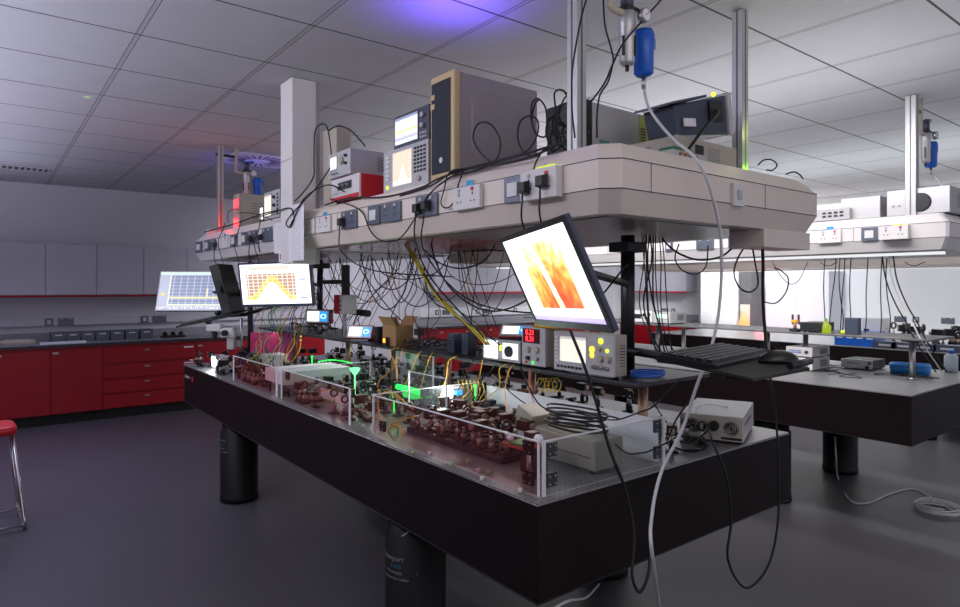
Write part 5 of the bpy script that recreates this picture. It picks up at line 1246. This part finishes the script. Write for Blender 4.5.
cpx('black cable rising from the stack beside the duct in an arch', 1.40, [(332, 158, 1.5), (328, 130, 1.47), (322, 124), (315, 132), (314, 160), (313, 178), (300, 196), (284, 210)], .0038)
cpx('second black cable crossing the duct from the stack', 1.375, [(345, 192, 1.45), (330, 185), (315, 190), (303, 200), (296, 214), (290, 226)], .0035)
cpx('black cable arching over the top of the upright beige box', 1.50, [(328, 131), (338, 126), (350, 130), (360, 140), (365, 146)], .0038)
cpx('black cable lying along the top front edge of the far carrier', 1.46, [(205, 232), (220, 228), (240, 222), (262, 214), (280, 210)], .0045)
for i, (a, b) in enumerate(((222, 1), (238, 2), (258, 3))):
    cpx(('leftmost', 'middle', 'rightmost')[i]+' thin black cable hanging down the face of the far carrier', 1.425, [(a+3, 226-3*b, 1.47), (a, 232), (a-4, 242), (a-1, 256), (a+3, 268, 1.5)], .003)
cpx('pinkish cable curling beside the red lit power supply', 1.50, [(228, 222), (228, 213), (233, 209), (240, 210)], .0035, redc)
cpx('thin black cable crossing before the beige power supply on the far carrier', 1.48, [(237, 213), (250, 213), (262, 216), (272, 220)], .003)
cpx('thin black loop of cable at the right end top of the near carrier', 1.6, [(758, 165, 2.5), (764, 160, 2.5), (772, 160, 2.5), (777, 165, 2.5), (773, 170, 2.5), (766, 170, 2.5)], .003)
cpx('short black cable end at the far right corner of the near carrier', 2.52, [(786, 174), (794, 172), (800, 175), (803, 179)], .003)
cpy('black cable falling from the ceiling before the near left post', 1.42, [(588, -6), (582, 15), (576, 45), (572, 75), (572, 110), (575, 138)], .0032)
cpy('black cable from the ceiling crossing behind the regulator', 1.46, [(603, -6), (605, 25), (611, 48), (613, 62), (608, 82), (600, 95), (597, 115), (597, 138)], .0034)
cpy('black cable from the upper right of the regulator down to the post', 1.46, [(661, 0), (645, 18), (636, 28), (622, 45), (612, 66), (604, 84), (590, 103, 1.55)], .0034)
for i, (px, py, rr_) in enumerate(((548, 120, 14), (556, 132, 12), (562, 112, 16), (550, 138, 10), (560, 125, 18), (554, 108, 12), (545, 130, 9), (566, 138, 8))):
    c0 = PX(px, py, 1.60); pts = []
    for k in range(10):
        a = k*.9+i; s_ = rr_/637*2.5; pts.append((1.56+.02*i+rnd.uniform(-.02, .02), c0.y+s_*math.cos(a)*.7, max(TOP+.01, c0.z+s_*math.sin(a)*1.2)))
    cab('cable', 'black cable in the knot between the computer tower and the low grey computer', pts, .0035, rubber, group='cable knot behind the computer tower')
# yellow-green striped cable and big arcs under near carrier
ygc = mat('yellow_black_cable', (.55, .45, .02), .5)
for i in range(3):
    cpx('yellow cable in the slanting bundle under the near carrier', 1.72+.01*i, [(402+2*i, 240), (415+i*2, 262), (432+i, 290), (447+2*i, 308), (461, 319), (474+i*3, 332), (486+i*2, 345)], .004, ygc, group='slanting yellow cables')
cpx('black cable wrapped along the slanting yellow bundle', 1.73, [(404, 240), (420, 268), (436, 292), (455, 316), (480, 330), (500, 345)], .0035)
cpx('large black cable arc from the carrier to behind the tilted monitor', 1.80, [(430, 238), (436, 262), (448, 285), (468, 303), (490, 311), (510, 308), (530, 298), (548, 284)], .0045)
cpx('black cable arc below the maroon underside left of the tilted monitor', 1.85, [(425, 250), (438, 262), (455, 268), (470, 267), (485, 260), (495, 245)], .004)
cpx('black cable falling left of the yellow bundle', 1.85, [(424, 265), (426, 285), (435, 303), (452, 312), (470, 330)], .0035)
for i, (a, b, c_, d) in enumerate(((458, 460, 468, 478), (478, 476, 472, 470), (472, 480, 490, 505), (464, 470, 482, 495))):
    cpx('thin black cable falling from the carrier to the shelf left of the tilted monitor', 1.95, [(a, 250), (b, 280), (c_, 310), (d, 345)], .0025, group='thin cables left of the tilted monitor')
ot = mat('orange_thin', (.6, .25, .05), .5)
for i, px in enumerate((369, 392, 470)):
    cpx(('leftmost', 'middle', 'rightmost')[i]+' thin orange fibre hanging under the near carrier', 1.9, [(px, 246), (px+2, 262), (px-2, 285), (px+3, 310)], .0018, ot)
# random tangle under the near carrier
for i in range(40):
    y0 = rnd.uniform(2.75, 4.9)**1; x0 = rnd.uniform(1.65, 2.35); y1 = y0+rnd.choice((-1, 1))*rnd.uniform(.35, 1.0); x1 = x0+rnd.uniform(-.15, .2); typ = rnd.random()
    y1 = max(2.6, min(5.2, y1))
    if typ < .36:   # hanging arc
        sag = rnd.uniform(.08, .38); pts = [(x0, y0, 1.752), (x0, y0*.8+y1*.2, 1.752-sag*.75), (x0*.5+x1*.5, (y0+y1)/2, 1.752-sag), (x1, y0*.2+y1*.8, 1.752-sag*.7), (x1, y1, 1.752)]
        cab('cable', 'black cable sagging in an arc under the near carriers', pts, rnd.choice((.0025, .003, .004)), rubber, group='sagging cables under the near carriers')
    else:
        xe = rnd.uniform(1.87, 2.25); ye = min(5.3, y0+rnd.uniform(-.35, .35)); j = lambda: rnd.uniform(-.05, .05)
        pts = [(x0, y0, 1.752), (x0+j(), y0+j(), 1.66), (x0*.6+xe*.4+j(), y0*.6+ye*.4+j(), 1.53), (x0*.3+xe*.7+j(), y0*.3+ye*.7+j(), 1.40), (xe, ye, 1.28), (xe, ye+j(), 1.206)]
        cab('cable', 'black cable dropping from the near carriers to the shelf', pts, rnd.choice((.0022, .003, .0038)), rubber, group='cables dropping to the near shelf')
# cable knots on top of the shelf and to the table in the left part
mcols = [rubber, rubber, rubber, yellow, orange, mat('green_wire', (.03, .30, .08), .5), mat('blue_wire', (.03, .12, .4), .5)]
for i in range(30):
    y0 = rnd.uniform(4.35, 4.95); x0 = rnd.uniform(1.62, 1.86); j = lambda s=.06: rnd.uniform(-s, s); m_ = rnd.choice(mcols)
    pts = [(x0+.1, y0, 1.44+j(.06)), (x0+j(), y0+j(), 1.36+j(.04)), (x0+j(), y0+j(), 1.22+j(.04)), (x0-.05+j(), y0+j(.1), 1.10+j(.03)), (x0-.1+j(), y0+j(.15), .98), (x0-.1+j(), y0+j(.2), .906)]
    cab('wire', 'thin coloured wire in the bundle below the fringe plot monitor', pts, rnd.choice((.0018, .0025)), m_, 'wire', group='wire bundle below the fringe plot monitor')
for i in range(16):
    y0 = rnd.uniform(1.9, 3.6); x0 = rnd.uniform(1.78, 1.86); j = lambda s=.05: rnd.uniform(-s, s)
    pts = [(1.84, y0, 1.204), (1.80, y0+j(), 1.18), (x0-.03, y0+j(), 1.10), (x0-.05+j(), y0+j(.1), 1.0), (x0-.08+j(), y0+j(.15), .91)]
    cab('wire', 'thin wire hanging from the shelf edge into the optics', pts, .0022, rnd.choice(mcols[:5]), 'wire', group='wires hanging from the near shelf edge')
# clutter of cables lying on the near shelf
for i in range(24):
    y0 = rnd.uniform(2.4, 3.2) if i % 2 else rnd.uniform(3.3, 5.2); x0 = rnd.uniform(1.88, 2.2); pts = [(x0+rnd.uniform(-.06, .06)*1, y0+rnd.uniform(-.14, .14), SH+.005+rnd.uniform(0, .05)) for k in range(6)]
    cab('cable', 'black cable lying in loops on the near shelf', pts, .0035, rubber, group='cables lying on the near shelf')
# orange fibres inside enclosure
cpx('orange fibre standing in a big loop behind the clear front panel gap', 1.42, [(400, 400, 1.5), (385, 392), (378, 405), (383, 425), (390, 441), (398, 446), (403, 438), (400, 427), (392, 426), (386, 434)], .0036, orange)
cpx('orange fibre crossing to the breadboard from the big loop', 1.50, [(386, 433), (392, 424), (405, 419), (418, 415), (408, 405), (398, 396), (392, 392)], .0034, orange)
cpx('thin green fibre ring below the orange loop', 1.43, [(386, 436), (391, 427), (397, 427), (397, 434), (390, 437), (387, 443)], .0034, mat('green_fibre', (.1, .6, .08), .5))
cpx('yellow fibre arch behind the middle clear front panel', 1.45, [(310, 405), (316, 395), (325, 390), (338, 391), (330, 400), (318, 404), (308, 410)], .0034, orange)
for i in range(7):
    px = 458+i*4; cpx('yellow fibre hanging by the dazzling lamp', 1.84, [(px, 380), (px+2, 392), (px-3, 402), (px+4, 412), (px+1, 420)], .0022, yellow, group='yellow fibres by the lamp')
for i in range(5):
    px = 540+i*4; cpx('yellow fibre tangle under the shelf below the power supply', 1.95, [(px-4, 385), (px, 378), (px+5, 384), (px+2, 392), (px-3, 388)], .0022, yellow, group='yellow fibres under the shelf')
cpx('red wire from the tall power supply down to the laser head', 1.80, [(530, 368), (530, 385), (533, 400), (538, 408)], .002, redc)
cpx('green laser line glass fibre before the white inner board', 1.66, [(318, 362), (330, 360), (342, 361), (352, 363)], .003, g_green)
# cables around black pole and tray
for i in range(9):
    px = 641+i*2.5; cpx('black cable hanging beside the thick black pole', 2.10+.03*i, [(px, 226), (px+rnd.uniform(-4, 4), 260), (px+rnd.uniform(-5, 6), 300), (px+rnd.uniform(0, 10), 330), (px+8+rnd.uniform(0, 10), 352)], rnd.choice((.0025, .0035)), rubber, group='cables beside the thick black pole')
cpx('long black cable arc right of the pole below the near carrier', 2.40, [(655, 226), (665, 242), (680, 254), (700, 260), (722, 256), (738, 242)], .0042)
cpx('black cable loop hanging in the middle below the near carrier end', 2.45, [(679, 244), (675, 258), (682, 270), (696, 274), (706, 266), (708, 246)], .003)
cpx('black teardrop loop of cable below the carrier end', 2.50, [(750, 238), (738, 258), (734, 274), (740, 288), (750, 292), (758, 284), (755, 262), (751, 240)], .0036)
cpx('thick black cable bundle hanging straight down right of the teardrop loop', 2.50, [(762, 238), (763, 262), (763, 300), (766, 345), (768, 372)], .0065)
cpx('thin black cable curving right off the thick hanging bundle', 2.50, [(764, 302), (776, 303), (786, 292), (788, 278), (780, 270), (774, 268)], .0026)
for i, px in enumerate((823, 834, 838, 843, 849, 866, 880, 885)):
    k = rnd.uniform(-6, 6)
    cpx('thin black cable hanging from the right carrier to its shelf', 5.0, [(px+2, 258), (px+1, 275), (px+k*.4, 295), (px+k, 318), (px+k-1, 333)], .0035, group='thin cables under the right carrier')
for i, px in enumerate((886, 892, 897)):
    cpx('black cable slanting down to the right from the right carrier', 4.9, [(px-4, 255), (px, 280), (px+10, 305), (px+20, 322), (px+32, 345), (px+50, 372, 5.1)], .0045, (rubber, trans_white, rubber)[i], group='slanting cables from the right carrier')
for i, (a, b) in enumerate(((772, 808), (820, 838), (905, 925))):
    cpx(('left', 'middle', 'right')[i]+' thin cable swag below the right carrier', 5.2, [(a, 262), (a+(b-a)*.25, 276 if i == 0 else 265), (a+(b-a)*.5, 284 if i == 0 else 266), (a+(b-a)*.75, 280 if i == 0 else 264), (b, 262)], .003)
# cables on the right tabletop
for i in range(8):
    y0 = rnd.uniform(1.7, 2.6); x0 = rnd.uniform(4.9, 5.4); pts = [(x0+rnd.uniform(-.16, .16), y0+rnd.uniform(-.2, .2), TZ+.004+rnd.uniform(0, .01)) for k in range(6)]
    cab('cable', 'thin cable lying loose on the right tabletop', pts, .003, rnd.choice((rubber, trans_white, blue, rubber)), group='loose cables on the right tabletop')
# floor cables
def fz(px, py): return PZ(px, py, .006)
wc = [PY(835, 437, 2.2), PY(836, 455, 2.1), fz(838, 478), fz(850, 500), fz(868, 503), fz(890, 494), fz(912, 489), fz(930, 497), fz(945, 506), fz(958, 512), fz(975, 515)]
cab('cable', 'white cable trailing over the floor from below the right table', wc, .006, trans_white, n=6)
cc = fz(938, 510); pts = [(cc.x+(.13+.008*math.sin(a*1.3))*math.cos(a), cc.y+(.13+.01*math.cos(a*1.7))*math.sin(a), .006+.002*a) for a in [i*.5 for i in range(46)]]
cab('cable_coil', 'white coil of cable on the floor at the right', pts, .005, trans_white)
cab('cable', 'white cable sagging from the right table end at the photo edge', [(5.3, 1.40, .595), (5.2, 1.36, .45), (5.35, 1.33, .40), (5.7, 1.35, .5), (5.9, 1.38, .60)], .006, trans_white)
# hose on the near leg
cab('air_hose', 'thin grey hose curling from the near leg top', [(1.40, 2.22, .58), (1.36, 2.27, .52), (1.365, 2.36, .50), (1.37, 2.30, .53), (1.375, 2.30, .44), (1.372, 2.31, .36), (1.38, 2.25, .34), (1.40, 2.22, .37)], .004, mat('grey_hose', (.30, .28, .27), .5))

# drop unused prototypes
for i, p in enumerate(protos):
    if i not in used:
        for c in kids(p): bpy.data.objects.remove(c)
        bpy.data.objects.remove(p)
